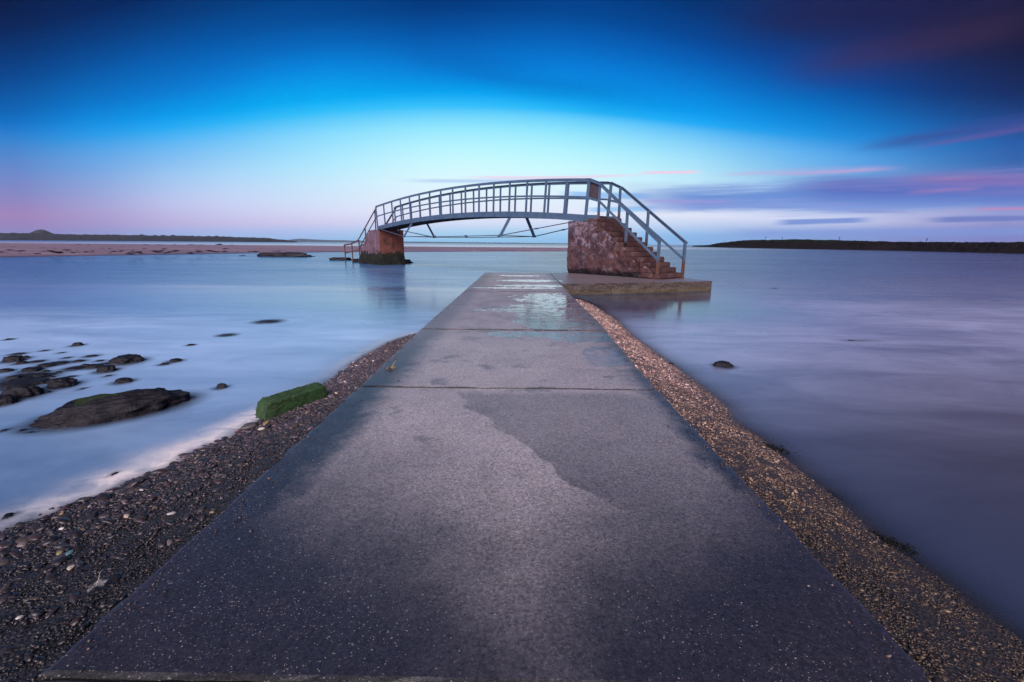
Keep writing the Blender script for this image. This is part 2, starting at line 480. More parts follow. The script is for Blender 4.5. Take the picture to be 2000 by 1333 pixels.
    k.put(b.inputs['Normal'], k.bump(h, 0.55, 0.006))


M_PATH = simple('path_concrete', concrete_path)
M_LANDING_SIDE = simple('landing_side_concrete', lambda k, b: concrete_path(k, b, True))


def base_conc(k, b):
    p = k.pos(); n = k.noise(p, 6.0, 5, 0.65)
    k.put(b.inputs['Base Color'], k.mix(n.step(0.35, 0.65), (0.04, 0.04, 0.04), (0.12, 0.11, 0.09))); b.inputs['Roughness'].default_value = 0.8
    k.put(b.inputs['Normal'], k.bump(n, 0.8, 0.03))


M_BASE = simple('wet_base_concrete', base_conc)


def red_concrete(k, b):
    p = k.pos(); x, y, z = k.xyz(p)
    big = k.noise(p, 1.1, 5, 0.62); mid = k.noise(p, 4.5, 6, 0.68); fine = k.noise(p, 28.0, 5, 0.7)
    streak = k.noise(k.vec(x * 5.0, y * 5.0, z * 0.8), 1.0, 5, 0.65)
    col = k.mix(big.step(0.35, 0.65), (0.105, 0.052, 0.052), (0.17, 0.083, 0.068))
    col = k.mix((mid + (z - 1.0) * 0.03).step(0.50, 0.62) * 0.7, col, (0.085, 0.052, 0.068))
    pale = (mid * 0.60 + fine * 0.32 + streak * 0.22 + (z - 1.2) * 0.055).step(0.575, 0.63)
    col = k.mix(pale * 0.80, col, (0.42, 0.33, 0.36))
    pale2 = (k.noise(p, 3.0, 6, 0.7) + fine * 0.15 - (z - 0.2).abs() * 0.35).step(0.58, 0.66)
    col = k.mix(pale2 * 0.65, col, (0.31, 0.235, 0.20))
    olive = (streak + (z - 1.5) * 0.08).step(0.60, 0.72)
    col = k.mix(olive * 0.55, col, (0.22, 0.15, 0.07))
    dark = (k.noise(p, 1.7, 6, 0.7) + (fine - 0.5) * 0.25).step(0.49, 0.60)
    col = k.mix(dark * 0.75, col, (0.042, 0.028, 0.040))
    runs = (k.noise(k.vec(x * 7.0, y * 7.0, z * 0.6), 1.0, 4, 0.6) + (z - 1.6) * 0.12).step(0.56, 0.68)
    col = k.mix(runs * 0.6, col, (0.045, 0.034, 0.030))
    col = k.mix(((z + (mid - 0.5) * 0.55 + (fine - 0.5) * 0.15).step(0.24, 0.10)) * 0.92, col, (0.018, 0.017, 0.02))  # dark eroded foot, with the undercut's shade painted in
    col = k.mix(fine.step(0.5, 0.3) * 0.4, col, (0.06, 0.035, 0.035))
    k.put(b.inputs['Base Color'], k.mix(1.0, col, (0.50, 0.50, 0.60), 'MULTIPLY')); b.inputs['Specular IOR Level'].default_value = 0.22; b.inputs['Roughness'].default_value = 0.78
    h = mid + fine * 0.5 - pale * 0.0 + pale * 0.25
    k.put(b.inputs['Normal'], k.bump(h, 0.55, 0.025))


M_RED = simple('red_weathered_concrete', red_concrete)


def step_stone(k, b):
    p = k.pos(); x, y, z = k.xyz(p)
    mid = k.noise(p, 5.0, 6, 0.68); fine = k.noise(p, 30.0, 5, 0.7); big = k.noise(p, 1.6, 3)
    col = k.mix(big.step(0.35, 0.65), (0.14, 0.062, 0.050), (0.22, 0.115, 0.080))
    col = k.mix(mid.step(0.50, 0.66) * 0.7, col, (0.09, 0.045, 0.04))
    col = k.mix(fine.step(0.58, 0.75) * 0.6, col, (0.50, 0.35, 0.26))
    col = k.mix((k.noise(p, 3.2, 5, 0.65) + fine * 0.1).step(0.60, 0.70) * 0.75, col, (0.03, 0.028, 0.026))
    k.put(b.inputs['Base Color'], k.mix(1.0, col, (0.39, 0.41, 0.52), 'MULTIPLY')); b.inputs['Specular IOR Level'].default_value = 0.22; b.inputs['Roughness'].default_value = 0.75
    k.put(b.inputs['Normal'], k.bump(mid + fine * 0.5, 0.8, 0.02))


M_STEP = simple('worn_step_stone', step_stone)


def pier_conc(k, b):
    p = k.pos(); x, y, z = k.xyz(p)
    mid = k.noise(p, 2.6, 6, 0.66); fine = k.noise(p, 14.0, 5, 0.7)
    streak = k.noise(k.vec(x * 3.2, y * 3.2, z * 0.35), 1.0, 5, 0.65)
    # the end under the span is stained orange, the flank under the stairs rose
    nrm = k.xyz(k.new('ShaderNodeNewGeometry').outputs['Normal'])
    end = nrm[0].step(0.1, 0.4)
    col = k.mix(end, (0.24, 0.145, 0.17), (0.24, 0.085, 0.055))
    col = k.mix(streak.step(0.55, 0.66) * 0.75, col, k.mix(end, (0.32, 0.235, 0.25), (0.36, 0.22, 0.12)))
    col = k.mix(streak.step(0.42, 0.34) * 0.6, col, (0.10, 0.06, 0.03))
    col = k.mix(fine.step(0.55, 0.75) * 0.4, col, (0.16, 0.08, 0.07))
    col = k.mix((k.noise(p, 1.3, 6, 0.7) + (fine - 0.5) * 0.3).step(0.52, 0.64) * 0.7, col, (0.055, 0.034, 0.034))
    weed = (z + (mid - 0.5) * 1.6 + (fine - 0.5) * 0.3).step(0.62, 0.38)
    weed2 = k.mix(mid.step(0.4, 0.6), (0.030, 0.034, 0.018), (0.012, 0.013, 0.012))
    col = k.mix(weed, col, weed2)
    k.put(b.inputs['Base Color'], k.mix(1.0, col, (0.54, 0.54, 0.62), 'MULTIPLY')); b.inputs['Specular IOR Level'].default_value = 0.22; b.inputs['Roughness'].default_value = 0.8
    k.put(b.inputs['Normal'], k.bump(mid + fine * 0.6, 0.8, 0.05))


M_PIER = simple('stained_pier_concrete', pier_conc)


def steel(k, b):
    p = k.pos(); x, y, z = k.xyz(p)
    r = S(k.nt, k.attr('rust').outputs['Fac'])
    n = k.noise(p, 3.0, 5, 0.65); f = k.noise(p, 22.0, 4, 0.7)
    col = k.mix(n.step(0.3, 0.7), (0.058, 0.108, 0.168), (0.088, 0.145, 0.212))
    col = k.mix(f.step(0.55, 0.8) * 0.35, col, (0.20, 0.23, 0.31))
    rust = (r + (n - 0.5) * 0.5 + (f - 0.5) * 0.45).step(0.42, 0.62)
    col = k.mix(rust, col, k.mix(f.step(0.35, 0.65), (0.17, 0.062, 0.028), (0.045, 0.024, 0.02)))
    spot = (k.noise(p, 8.0, 5, 0.7)).step(0.70, 0.76)
    col = k.mix(spot * 0.7, col, (0.09, 0.045, 0.035))
    k.put(b.inputs['Base Color'], k.mix(1.0, col, (0.72, 0.74, 0.8), 'MULTIPLY')); k.put(b.inputs['Roughness'], rust * 0.35 + 0.42)
    k.put(b.inputs['Normal'], k.bump(f + rust * 0.4, 0.25, 0.004))


M_STEEL = simple('painted_steel', steel)


def dark_steel(k, b):
    p = k.pos(); n = k.noise(p, 5.0, 4, 0.6)
    k.put(b.inputs['Base Color'], k.mix(n.step(0.4, 0.6), (0.035, 0.03, 0.033), (0.07, 0.05, 0.045))); b.inputs['Roughness'].default_value = 0.7


M_DECK = simple('dark_deck_plate', dark_steel)


def panel_mat(k, b):
    p = k.pos(); n = k.noise(p, 9.0, 5, 0.7)
    k.put(b.inputs['Base Color'], k.mix(n.step(0.35, 0.65), (0.030, 0.020, 0.025), (0.062, 0.044, 0.056))); b.inputs['Roughness'].default_value = 0.7


M_PANEL = simple('rusted_sheet', panel_mat)


def rock_mat(k, b):
    p = k.pos(); nrm = k.xyz(k.new('ShaderNodeNewGeometry').outputs['Normal'])
    n = k.noise(p, 9.0, 6, 0.68); f = k.noise(p, 45.0, 5, 0.7)
    col = k.mix(n.step(0.35, 0.65), (0.010, 0.009, 0.012), (0.030, 0.025, 0.029))
    col = k.mix(f.step(0.62, 0.8) * 0.5, col, (0.07, 0.062, 0.068))
    moss = S(k.nt, k.attr('moss').outputs['Fac'])
    mm = (moss * (nrm[2].step(0.1, 0.7) * 0.7 + 0.3) + (n - 0.5) * 0.7).step(0.42, 0.60)
    col = k.mix(mm, col, k.mix(f.step(0.4, 0.6), (0.022, 0.045, 0.008), (0.055, 0.095, 0.018)))
    k.put(b.inputs['Base Color'], k.mix(1.0, col, (0.40, 0.42, 0.54), 'MULTIPLY')); k.put(b.inputs['Roughness'], mm * 0.2 + 0.56)
    b.inputs['Specular IOR Level'].default_value = 0.28
    k.put(b.inputs['Normal'], k.bump(n + f * 0.5, 0.9, 0.025))


M_ROCK = simple('wet_dark_rock', rock_mat)


def moss_block(k, b):
    p = k.pos(); n = k.noise(p, 14.0, 6, 0.7); f = k.noise(p, 90.0, 4, 0.7)
    col = k.mix(n.step(0.35, 0.65), (0.012, 0.030, 0.010), (0.022, 0.075, 0.014))
    col = k.mix(f.step(0.5, 0.75) * 0.7, col, (0.050, 0.13, 0.022))
    col = k.mix((n + (k.noise(p, 4.0, 4) - 0.5) * 0.5).step(0.60, 0.70), col, (0.075, 0.06, 0.045))
    k.put(b.inputs['Base Color'], k.mix(1.0, col, (0.78, 0.90, 0.72), 'MULTIPLY')); b.inputs['Roughness'].default_value = 0.75
    k.put(b.inputs['Normal'], k.bump(n * 0.7 + f, 0.9, 0.012))


M_MOSS = simple('green_weed_cover', moss_block)


def shingle_mat(k, b):
    p = k.pos(); x, y, z = k.xyz(p)
    vc = k.xyz(k.voro(p, 70.0, 'Color')); vd = k.voro(p, 70.0)
    right = x.step(-0.5, 0.5)
    dk = k.mix(right, (0.015, 0.014, 0.016), (0.05, 0.036, 0.03)); lt = k.mix(right, (0.04, 0.035, 0.036), (0.13, 0.09, 0.065))
    col = k.mix(vc[0].pow(2.0), dk, lt)
    col = k.mix(vd.step(0.3, 0.6) * 0.8, col, (0.02, 0.018, 0.018))
    far_tone = y.step(1.5, 6.0)  # bed tone rises with distance from the camera
    k.put(b.inputs['Base Color'], k.mix(1.0, col, k.mix(far_tone, (0.40, 0.38, 0.42), (2.0, 1.8, 2.0)), 'MULTIPLY')); b.inputs['Roughness'].default_value = 0.55
    k.put(b.inputs['Normal'], k.bump(1.0 - vd, 1.0, 0.012))


M_SHINGLE = simple('shingle_bed', shingle_mat)


def pebble_mat(k, b):
    c = k.attr('tint').outputs['Color']; p = k.pos(); f = k.noise(p, 160.0, 3, 0.6)
    k.put(b.inputs['Base Color'], k.mix(f.step(0.35, 0.65) * 0.35, c, (0.03, 0.028, 0.03))); b.inputs['Roughness'].default_value = 0.42


M_PEB = simple('wet_pebbles', pebble_mat)


def flat_pebble(name, c, rough=0.42):
    def fn(k, b):
        p = k.pos(); f = k.noise(p, 120.0, 4, 0.6)
        k.put(b.inputs['Base Color'], k.mix(f.step(0.3, 0.7), tuple(v * 0.6 for v in c), c)); b.inputs['Roughness'].default_value = rough
        k.put(b.inputs['Normal'], k.bump(f, 0.4, 0.002))
    return simple(name, fn)


def sand_mat(k, b):
    p = k.pos(); x, y, z = k.xyz(p)
    n = k.noise(k.vec(x * 0.03, y * 0.12, 0.0), 1.0, 6, 0.65); m = k.noise(p, 0.6, 5, 0.7)
    col = k.mix(n.step(0.35, 0.65), (0.22, 0.15, 0.15), (0.34, 0.235, 0.22))
    col = k.mix(m.step(0.6, 0.75) * 0.5, col, (0.13, 0.095, 0.10))
    wet = (z + (n - 0.5) * 0.1).step(-0.2, -0.36)
    col = k.mix(wet * 0.7, col, (0.11, 0.08, 0.085))
    k.put(b.inputs['Base Color'], k.mix(1.0, col, (0.60, 0.60, 0.84), 'MULTIPLY')); k.put(b.inputs['Roughness'], 0.75 - wet * 0.4)


M_SAND = simple('beach_sand', sand_mat)


def seabed_mat(k, b):
    p = k.pos(); n = k.noise(p, 1.5, 5, 0.6)
    k.put(b.inputs['Base Color'], k.mix(n.step(0.35, 0.65), (0.035, 0.033, 0.04), (0.085, 0.07, 0.072))); b.inputs['Roughness'].default_value = 0.9


M_BED = simple('seabed_silt', seabed_mat)


def hill_mat(c0, c1, sc_):
    def fn(k, b):
        p = k.pos(); n = k.noise(p, sc_, 6, 0.7)
        k.put(b.inputs['Base Color'], k.mix(n.step(0.35, 0.65), c0, c1)); b.inputs['Roughness'].default_value = 0.95
        b.inputs['Specular IOR Level'].default_value = 0.1
    return fn


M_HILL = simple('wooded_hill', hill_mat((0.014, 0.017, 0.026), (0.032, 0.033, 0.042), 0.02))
M_FAR = simple('far_hill', hill_mat((0.07, 0.10, 0.14), (0.09, 0.12, 0.165), 0.004))  # pale blue of distant haze painted into the hill colour


def headland_mat(k, b):
    p = k.pos(); x, y, z = k.xyz(p); nrm = k.xyz(k.new('ShaderNodeNewGeometry').outputs['Normal'])
    n = k.noise(p, 0.25, 6, 0.7); f = k.noise(p, 1.6, 5, 0.7); bed = k.noise(k.vec(x * 0.05, y * 0.05, z * 2.2), 1.0, 4, 0.6)
    rock = k.mix(f.step(0.35, 0.65), (0.005, 0.004, 0.005), (0.018, 0.013, 0.014))
    rock = k.mix(bed.step(0.52, 0.66) * 0.6, rock, (0.036, 0.021, 0.020))
    grass = k.mix(n.step(0.35, 0.65), (0.007, 0.011, 0.005), (0.013, 0.019, 0.007))
    top = (z + (n - 0.5) * 1.6).step(2.7, 3.5) * nrm[2].step(0.45, 0.7)
    k.put(b.inputs['Base Color'], k.mix(1.0, k.mix(top, rock, grass), (0.75, 0.80, 0.95), 'MULTIPLY')); b.inputs['Roughness'].default_value = 0.95; b.inputs['Specular IOR Level'].default_value = 0.06
    k.put(b.inputs['Normal'], k.bump(f + bed, 0.8, 0.4))


M_HEAD = simple('headland_rock_and_turf', headland_mat)


def water_mat():
    m, k, b = material('long_exposure_water')
    p = k.pos(); x, y, z = k.xyz(p)
    milk = S(k.nt, k.attr('milk').outputs['Fac']); cover = S(k.nt, k.attr('cover').outputs['Fac']); foam = S(k.nt, k.attr('foam').outputs['Fac'])
    st = k.noise(k.vec(x * 0.22, y * 0.9, 0.0), 1.0, 5, 0.6, 0.6)
    st2 = k.noise(k.vec(x * 0.05, y * 0.16, 4.0), 1.0, 4, 0.55, 0.4)
    st3 = k.noise(k.vec(x * 0.5, y * 1.0, 8.0), 1.0, 6, 0.65, 1.2)
    mk = (milk * (0.55 + (st - 0.5) * 0.8 + (st2 - 0.5) * 1.1 + (st3 - 0.5) * 0.7)).clamp()
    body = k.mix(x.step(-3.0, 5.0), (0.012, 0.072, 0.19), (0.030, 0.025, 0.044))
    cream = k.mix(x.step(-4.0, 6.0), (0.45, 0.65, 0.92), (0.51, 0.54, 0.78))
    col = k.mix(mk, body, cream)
    fm = (foam * (0.85 + (k.noise(k.vec(x * 1.6, y * 1.6, 0.0), 3.0, 5, 0.65, 0.8) - 0.5) * 2.2)).clamp()
    col = k.mix(fm, col, (0.72, 0.66, 0.64))
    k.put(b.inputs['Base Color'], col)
    calm = S(k.nt, k.attr('calm').outputs['Fac'])
    k.put(b.inputs['Roughness'], 0.24 - calm * 0.13 + (st - 0.5) * 0.16 + (st2 - 0.5) * 0.12 + mk * 0.10)
    b.inputs['IOR'].default_value = 1.33
    k.put(b.inputs['Alpha'], (cover + fm * 0.5).clamp())
    return m


M_WATER = water_mat()


def yellow_leaf(k, b):
    p = k.pos(); n = k.noise(p, 60.0, 3)
    k.put(b.inputs['Base Color'], k.mix(n.step(0.4, 0.65), (0.50, 0.40, 0.16), (0.36, 0.20, 0.06))); b.inputs['Roughness'].default_value = 0.5


M_LEAF = simple('fallen_yellow_leaf', yellow_leaf)
M_LEAF_PALE = simple('fallen_pale_leaf', hill_mat((0.24, 0.23, 0.23), (0.34, 0.33, 0.33), 50.0))


def weed_mat(k, b):
    p = k.pos(); n = k.noise(p, 30.0, 3)
    k.put(b.inputs['Base Color'], k.mix(n, (0.004, 0.004, 0.004), (0.012, 0.012, 0.011))); b.inputs['Roughness'].default_value = 0.6; b.inputs['Specular IOR Level'].default_value = 0.15


M_WEED = simple('dark_seaweed', weed_mat)

# ------------------------------------------------------------------ levels and shorelines
WZ = -0.38
LEFT_PX = [(0, 1042), (133, 993), (175, 976), (224, 965), (252, 941), (346, 909), (367, 888), (451, 857), (483, 836), (560, 795), (630, 755), (665, 734), (695, 708), (765, 668), (806, 655)]
RIGHT_PX = [(1122, 583), (1157, 596), (1198, 623), (1235, 659), (1309, 712), (1383, 768), (1413, 794), (1424, 820), (1480, 856), (1556, 920), (1624, 972), (1680, 1024), (1748, 1076), (1840, 1140), (1920, 1204), (2000, 1260)]
LW = np.array(sorted([tuple(P(*q, WZ)[[1, 0]]) for q in LEFT_PX] + [(-2.0, -3.6), (0.5, -3.3), (8.9, -1.25), (11.0, -0.9)]))
RW = np.array(sorted([tuple(P(*q, WZ)[[1, 0]]) for q in RIGHT_PX] + [(-2.0, 2.1), (0.6, 2.03), (15.0, 1.1)]))


def wl(y): return np.interp(y, LW[:, 0], LW[:, 1])
def wr(y): return np.interp(y, RW[:, 0], RW[:, 1])


def path_edge(y): return np.interp(y, [-2, 1.03, 3.74, 6.45, 19.6], [-1.32, -1.34, -1.342, -1.384, -1.415]), np.interp(y, [-2, 1.03, 3.74, 6.45, 19.6], [1.16, 1.185, 1.18, 1.25, 1.29])


def gz_left(x, y):
    a = path_edge(y)[0]; w = np.minimum(wl(y), a - 0.05); top = np.interp(y, [0, 3, 6, 8.6], [-0.10, -0.13, -0.26, -0.38])
    t = (x - a) / (w - a)
    return np.where(t < 1, top + (WZ - top) * np.clip(t, 0, 1) ** 1.15, WZ - (t - 1) * np.abs(w - a) * 0.30)


def gz_right(x, y):
    a = path_edge(y)[1]; w = np.maximum(wr(y), a + 0.05); top = np.interp(y, [0, 3, 8, 13.5], [-0.07, -0.10, -0.16, -0.34])
    t = (x - a) / (w - a)
    return np.where(t < 1, top + (WZ - top) * np.clip(t, 0, 1) ** 1.3, WZ - (t - 1) * np.abs(w - a) * 0.35)


# ------------------------------------------------------------------ rocks (positions first: the water thins out round them)
# photo x, photo y of the waterline, width in photo px, height ratio, label or None (None = plain small rock)
ROCKS = [
    (147, 676, 20, 0.42, 'small lone dark rock in the milky water, farthest out of the left scatter'),
    (18, 707, 34, 0.40, 'dark rock at the left picture edge, topmost in the rocky cluster'),
    (47, 700, 15, 0.45, None), (37, 711, 22, 0.30, None),
    (236, 710, 58, 0.26, 'broad flat weedy rock standing alone behind the round rock'),
    (201, 727, 34, 0.42, 'round dark rock just in front of the broad flat weedy rock'),
    (236, 748, 30, 0.34, 'dark low rock alone in the water above the long green-topped rock'),
    (110, 757, 52, 0.40, 'dark angular rock with a flat top, right end of the rocky cluster'),
    (47, 746, 26, 0.40, None), (71, 750, 22, 0.36, None),
    (26, 778, 66, 0.44, 'biggest dark lump of the rocky cluster at the left picture edge'),
    (-6, 792, 44, 0.50, 'dark rock cut by the left picture edge below the biggest lump'),
    (163, 716, 18, 0.34, None), (180, 719, 34, 0.22, None),
    (429, 759, 20, 0.60, 'small pointed dark rock alone between the long rock and the mossy block'),
    (318, 713, 16, 0.30, None), (338, 707, 24, 0.30, 'little jagged rock far out right of the broad flat rock'), (371, 675, 14, 0.28, None),
    (86, 727, 14, 0.4, None), (73, 737, 24, 0.32, None), (112, 729, 11, 0.5, None), (150, 707, 22, 0.2, None), (88, 768, 14, 0.4, None),
    (182, 779, 18, 0.35, None), (84, 717, 30, 0.24, None), (52, 727, 36, 0.26, None), (20, 742, 30, 0.3, None), (118, 709, 16, 0.25, None),
    (4, 727, 26, 0.3, None), (96, 738, 14, 0.3, None), (175, 697, 22, 0.16, None), (192, 706, 13, 0.3, None), (128, 700, 14, 0.2, None),
    (5, 842, 12, 0.3, None), (41, 842, 11, 0.4, None), (58, 845, 10, 0.3, None), (10, 1012, 14, 0.7, 'small upright stone in the shallows at the left picture edge'),
    (224, 960, 12, 0.6, None), (222, 927, 8, 0.6, None), (15, 664, 16, 0.22, None), (84, 686, 14, 0.2, None), (118, 690, 11, 0.2, None),
    (1416, 717, 32, 0.36, 'lone dark rock in the calm water right of the path'),
    (1311, 712, 12, 0.35, 'tiny dark stone in the water beside the right shingle strip'),
    (1665, 666, 17, 0.06, 'barely surfacing flat rock far out in the right water'),
    (1516, 564, 16, 0.04, 'thin dark rock awash right of the landing slab'),
    (520, 630, 46, 0.03, 'thin dark rock barely awash in the left water midway to the pier'),
    (440, 656, 30, 0.05, None),
    (40, 742, 84, 0.05, 'wide flat rock ledge barely above the water under the rocky cluster'),
    (20, 756, 90, 0.10, None), (140, 722, 40, 0.08, None), (100, 713, 44, 0.08, None), (66, 708, 26, 0.12, None), (30, 693, 24, 0.12, None), (200, 712, 20, 0.1, None), (136, 737, 16, 0.2, None), (62, 768, 20, 0.3, None), (210, 735, 10, 0.3, None), (160, 760, 9, 0.3, None),
]
BIG_L, BIG_R = P(62, 832, WZ), P(372, 776, WZ)
rock_spots = []
for (px, py, w, hr, lab) in ROCKS:
    c = P(px, py, WZ); c2 = P(px + w, py, WZ); r = abs(c2[0] - c[0]) / 2
    rock_spots.append((c[0], c[1] + r * 0.55, r, max(r * 0.75, 0.03), hr, lab))

# ------------------------------------------------------------------ water, seabed
xs = np.r_[-4200, -3000, -2000, -1200, -700, -400, -250, -150, -90, -60, -42, -30, -22, -17, -13, -11, np.arange(-9.5, 5.0, 0.055), 5.3, 5.8, 6.5, 7.5, 9, 11, 14, 18, 24, 32, 45, 60, 90, 150, 250, 400, 700, 1200, 2000, 3000, 4200]
ys = np.r_[-400, -100, -30, -10, -4, -1, np.arange(0.2, 9.5, 0.05), np.arange(9.6, 19, 0.22), 19.5, 21, 23, 25, 28, 31, 35, 40, 47, 55, 65, 80, 100, 120, 145, 170, 190, 215, 245, 280, 330, 390, 460, 560, 700, 900, 1200, 1700, 2500, 3300, 4200]
X, Y = np.meshgrid(xs, ys)
gl, gr = gz_left(X, Y), gz_right(X, Y)
bedz = np.full_like(X, -1.1)
near = (Y < 14)
depth = np.where(X < 0, WZ - gl, WZ - gr); depth = np.where(near, depth, 1.0)
depth = np.clip(depth, 0, 2)
cover = 1 - np.exp(-depth * 20.0)
for (cx, cy, rx, ry, hr, lab) in rock_spots:
    d = np.sqrt(((X - cx) / (rx * 1.08 + 0.012)) ** 2 + ((Y - cy + ry * 0.25) / (ry * 1.35 + 0.02)) ** 2)
    cover = np.minimum(cover, np.clip((d - 0.80) / 0.75, 0, 1) ** 0.8 * 0.85 + 0.15)
bc = (BIG_L + BIG_R) / 2; bd = (BIG_R - BIG_L); bl = np.linalg.norm(bd) / 2; bu = bd / np.linalg.norm(bd); bv = np.array([-bu[1], bu[0], 0])
bc = bc - bv * 0.02
dd = np.sqrt((((X - bc[0]) * bu[0] + (Y - bc[1]) * bu[1]) / (bl * 1.02)) ** 2 + (((X - bc[0]) * bv[0] + (Y - bc[1]) * bv[1]) / 0.36) ** 2)
cover = np.minimum(cover, np.clip((dd - 0.85) / 0.5, 0, 1))
foam = np.zeros_like(X)
ed = wl(Y) - X                                       # metres out from the left waterline
fl = np.exp(-((ed - 0.12) / np.interp(Y, [1.5, 2.4, 3.2, 4.2, 6], [0.20, 0.20, 0.24, 0.16, 0.12])) ** 2) * np.interp(Y, [1.5, 2.2, 2.8, 4.2, 5.0, 6.0, 8.2, 8.8], [0.15, 0.45, 0.9, 0.9, 0.15, 0.35, 0.35, 0])
foam = np.where((X < 0) & (Y < 9), fl, 0)
# surf beyond the sand bank
far_foam = np.interp(Y, [150, 185, 230, 330, 420, 520], [0, 0.45, 0.6, 0.4, 0.12, 0]) * np.interp(X, [60, 120], [1, 0.0])
foam = np.maximum(foam, far_foam)
milk = np.interp(Y, [0, 2, 4, 7, 13, 18, 24, 34, 60], [0.20, 0.30, 0.6, 0.95, 0.9, 0.45, 0.25, 0.15, 0.1]) * np.where(X < 0, 1.0, np.interp(Y, [0, 3, 4.5, 8, 11, 15, 18, 24, 40], [0.05, 0.24, 0.60, 1.0, 0.9, 0.7, 0.95, 1.0, 0.7]))
milk = milk * np.interp(X, [-16, -8, 4, 12], [0.6, 1, 1, 0.85])
milk = np.maximum(milk, np.where((X < 0) & (Y < 9), np.exp(-np.maximum(ed - 0.1, 0) / 0.35) * 0.6, 0))
calm = np.interp(Y, [8.5, 11.5, 16.2, 17.5], [0, 1, 1, 0]) * np.interp(X, [1.0, 1.6, 5.0, 8.0], [0.6, 1, 1, 0])
milk = milk * (1 - 0.9 * calm)
me = mesh_np('sea_water', np.stack([X, Y, np.full_like(X, WZ)], -1).reshape(-1, 3), grid_faces(len(xs), len(ys)), {'calm': calm.ravel(), 'milk': milk.ravel(), 'cover': cover.ravel(), 'foam': foam.ravel()})
tag(link('water', me, M_WATER), 'smooth milky blue sea water blurred to a mirror around the path', None, None, 'structure')

sx = np.r_[-4200, -1000, -200, -60, -20, np.arange(-8, 8.1, 0.8), 20, 60, 200, 1000, 4200]; sy = np.r_[-400, -100, -20, np.arange(-4, 24, 0.8), 40, 100, 300, 1000, 4200]
SX, SY = np.meshgrid(sx, sy)
me = mesh_np('seabed', np.stack([SX, SY, np.array([[-1.1 + 0.12 * nz(a * 0.3, b * 0.3) for a, b in zip(r0, r1)] for r0, r1 in zip(SX, SY)])], -1).reshape(-1, 3), grid_faces(len(sx), len(sy)))
tag(link('ground', me, M_BED), 'dark sea bed under the water', None, None, 'structure')

# ------------------------------------------------------------------ path: slabs on a concrete core
path = empty('path', (0, 9, 0))
tag(path, 'long straight concrete path of big square slabs leading to the bridge', None, None, 'structure')
bm = bmesh.new()
ringv = []
for y in (-1.7, 1.03, 6.4, 19.45):
    a, c = path_edge(y)
    ringv.append([bm.verts.new((a + 0.03, y, -1.2)), bm.verts.new((c - 0.03, y, -1.2)), bm.verts.new((c - 0.03, y, -0.16)), bm.verts.new((a + 0.03, y, -0.16))])
for r0, r1 in zip(ringv, ringv[1:]):
    for k in range(4): bm.faces.new((r0[k], r0[(k + 1) % 4], r1[(k + 1) % 4], r1[k]))
bm.faces.new(ringv[0]); bm.faces.new(ringv[-1][::-1])
rel(link('path_core', mesh_bm('path_core', bm), M_BASE), path)
JOINTS = [-1.64, 1.045, 3.745, 6.44, 9.08, 11.82, 14.42, 17.15, 19.5]
for j, (y0, y1) in enumerate(zip(JOINTS, JOINTS[1:])):
    gap = 0.012 if j != 1 else 0.012
    nx, ny = 44, 110 if j < 4 else 60
    V = []; tz = (0.0, 0.0, -0.004, 0.003, -0.003, 0.002, 0.0, 0.0)[j]; tilt = (0, 0.001, -0.001, 0.0015, -0.001, 0, 0.001, 0)[j]
    u = np.r_[0.0, 0.006, np.linspace(0.02, 0.98, nx - 4), 0.994, 1.0]; uy_ = np.r_[0.0, 0.006, np.linspace(0.02, 0.98, ny - 4), 0.994, 1.0]
    for b_ in range(ny):
        y = y0 + gap + (y1 - y0 - 2 * gap) * uy_[b_]
        e0, e1 = path_edge(y)
        for a_ in range(nx):
            x = e0 + (e1 - e0) * u[a_]
            edge_d = min(u[a_] * 2.6, (1 - u[a_]) * 2.6, uy_[b_] * 2.6, (1 - uy_[b_]) * 2.6)
            ex = ey = 0.0; z = tz + tilt * x + 0.0025 * nz(x * 1.4, y * 1.4) + 0.0015 * nz(x * 6, y * 6, 3)
            if edge_d < 0.008:
                z -= 0.004 + 0.008 * max(0, nz(x * 9, y * 9, 5)) + 0.012 * max(0, nz(x * 3, y * 3, 8) - 0.2)
                if a_ in (0, nx - 1): ex = 0.014 * nz(x, y * 7, 2) + 0.014 * nz(x, y * 27, 2) - (1 if a_ else -1) * 0.07 * max(0, nz(x, y * 4.3, 9) - 0.30)
                if b_ in (0, ny - 1): ey = 0.006 * nz(x * 9, y, 4)
            V.append((x + ex, y + ey, z))
    V = np.array(V); Fq = grid_faces(nx, ny)
    # skirt down the four sides
    top = np.arange(nx * ny).reshape(ny, nx)
    loop = np.r_[top[0, :], top[1:, -1], top[-1, -2::-1], top[-2:0:-1, 0]]
    lowv = V[loop].copy(); lowv[:, 2] = -0.158
    ids = len(V) + np.arange(len(loop))
    sk = np.stack([loop, ids, np.roll(ids, -1), np.roll(loop, -1)], -1)
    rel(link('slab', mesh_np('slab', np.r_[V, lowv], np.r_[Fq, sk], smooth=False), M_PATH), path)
# dirt, broken crumbs and weed packed in the open joints
for jy in JOINTS[1:-1]:
    bm = bmesh.new(); e0, e1 = path_edge(jy)
    n = 120; prof = []
    for i in range(n + 1):
        x = e0 + 0.02 + (e1 - e0 - 0.04) * i / n
        z = -0.008 + 0.007 * nz(x * 14, jy, 1) + 0.006 * nz(x * 3.1, jy, 6)
        prof.append([bm.verts.new((x, jy - 0.016, z - 0.006)), bm.verts.new((x, jy, z)), bm.verts.new((x, jy + 0.016, z - 0.006))])
    for a, c in zip(prof, prof[1:]):
        bm.faces.new((a[0], c[0], c[1], a[1])); bm.faces.new((a[1], c[1], c[2], a[2]))
    o = rel(link('joint_filling', mesh_bm('joint_filling', bm), M_ROCK), path)
    o['kind'] = 'stuff'

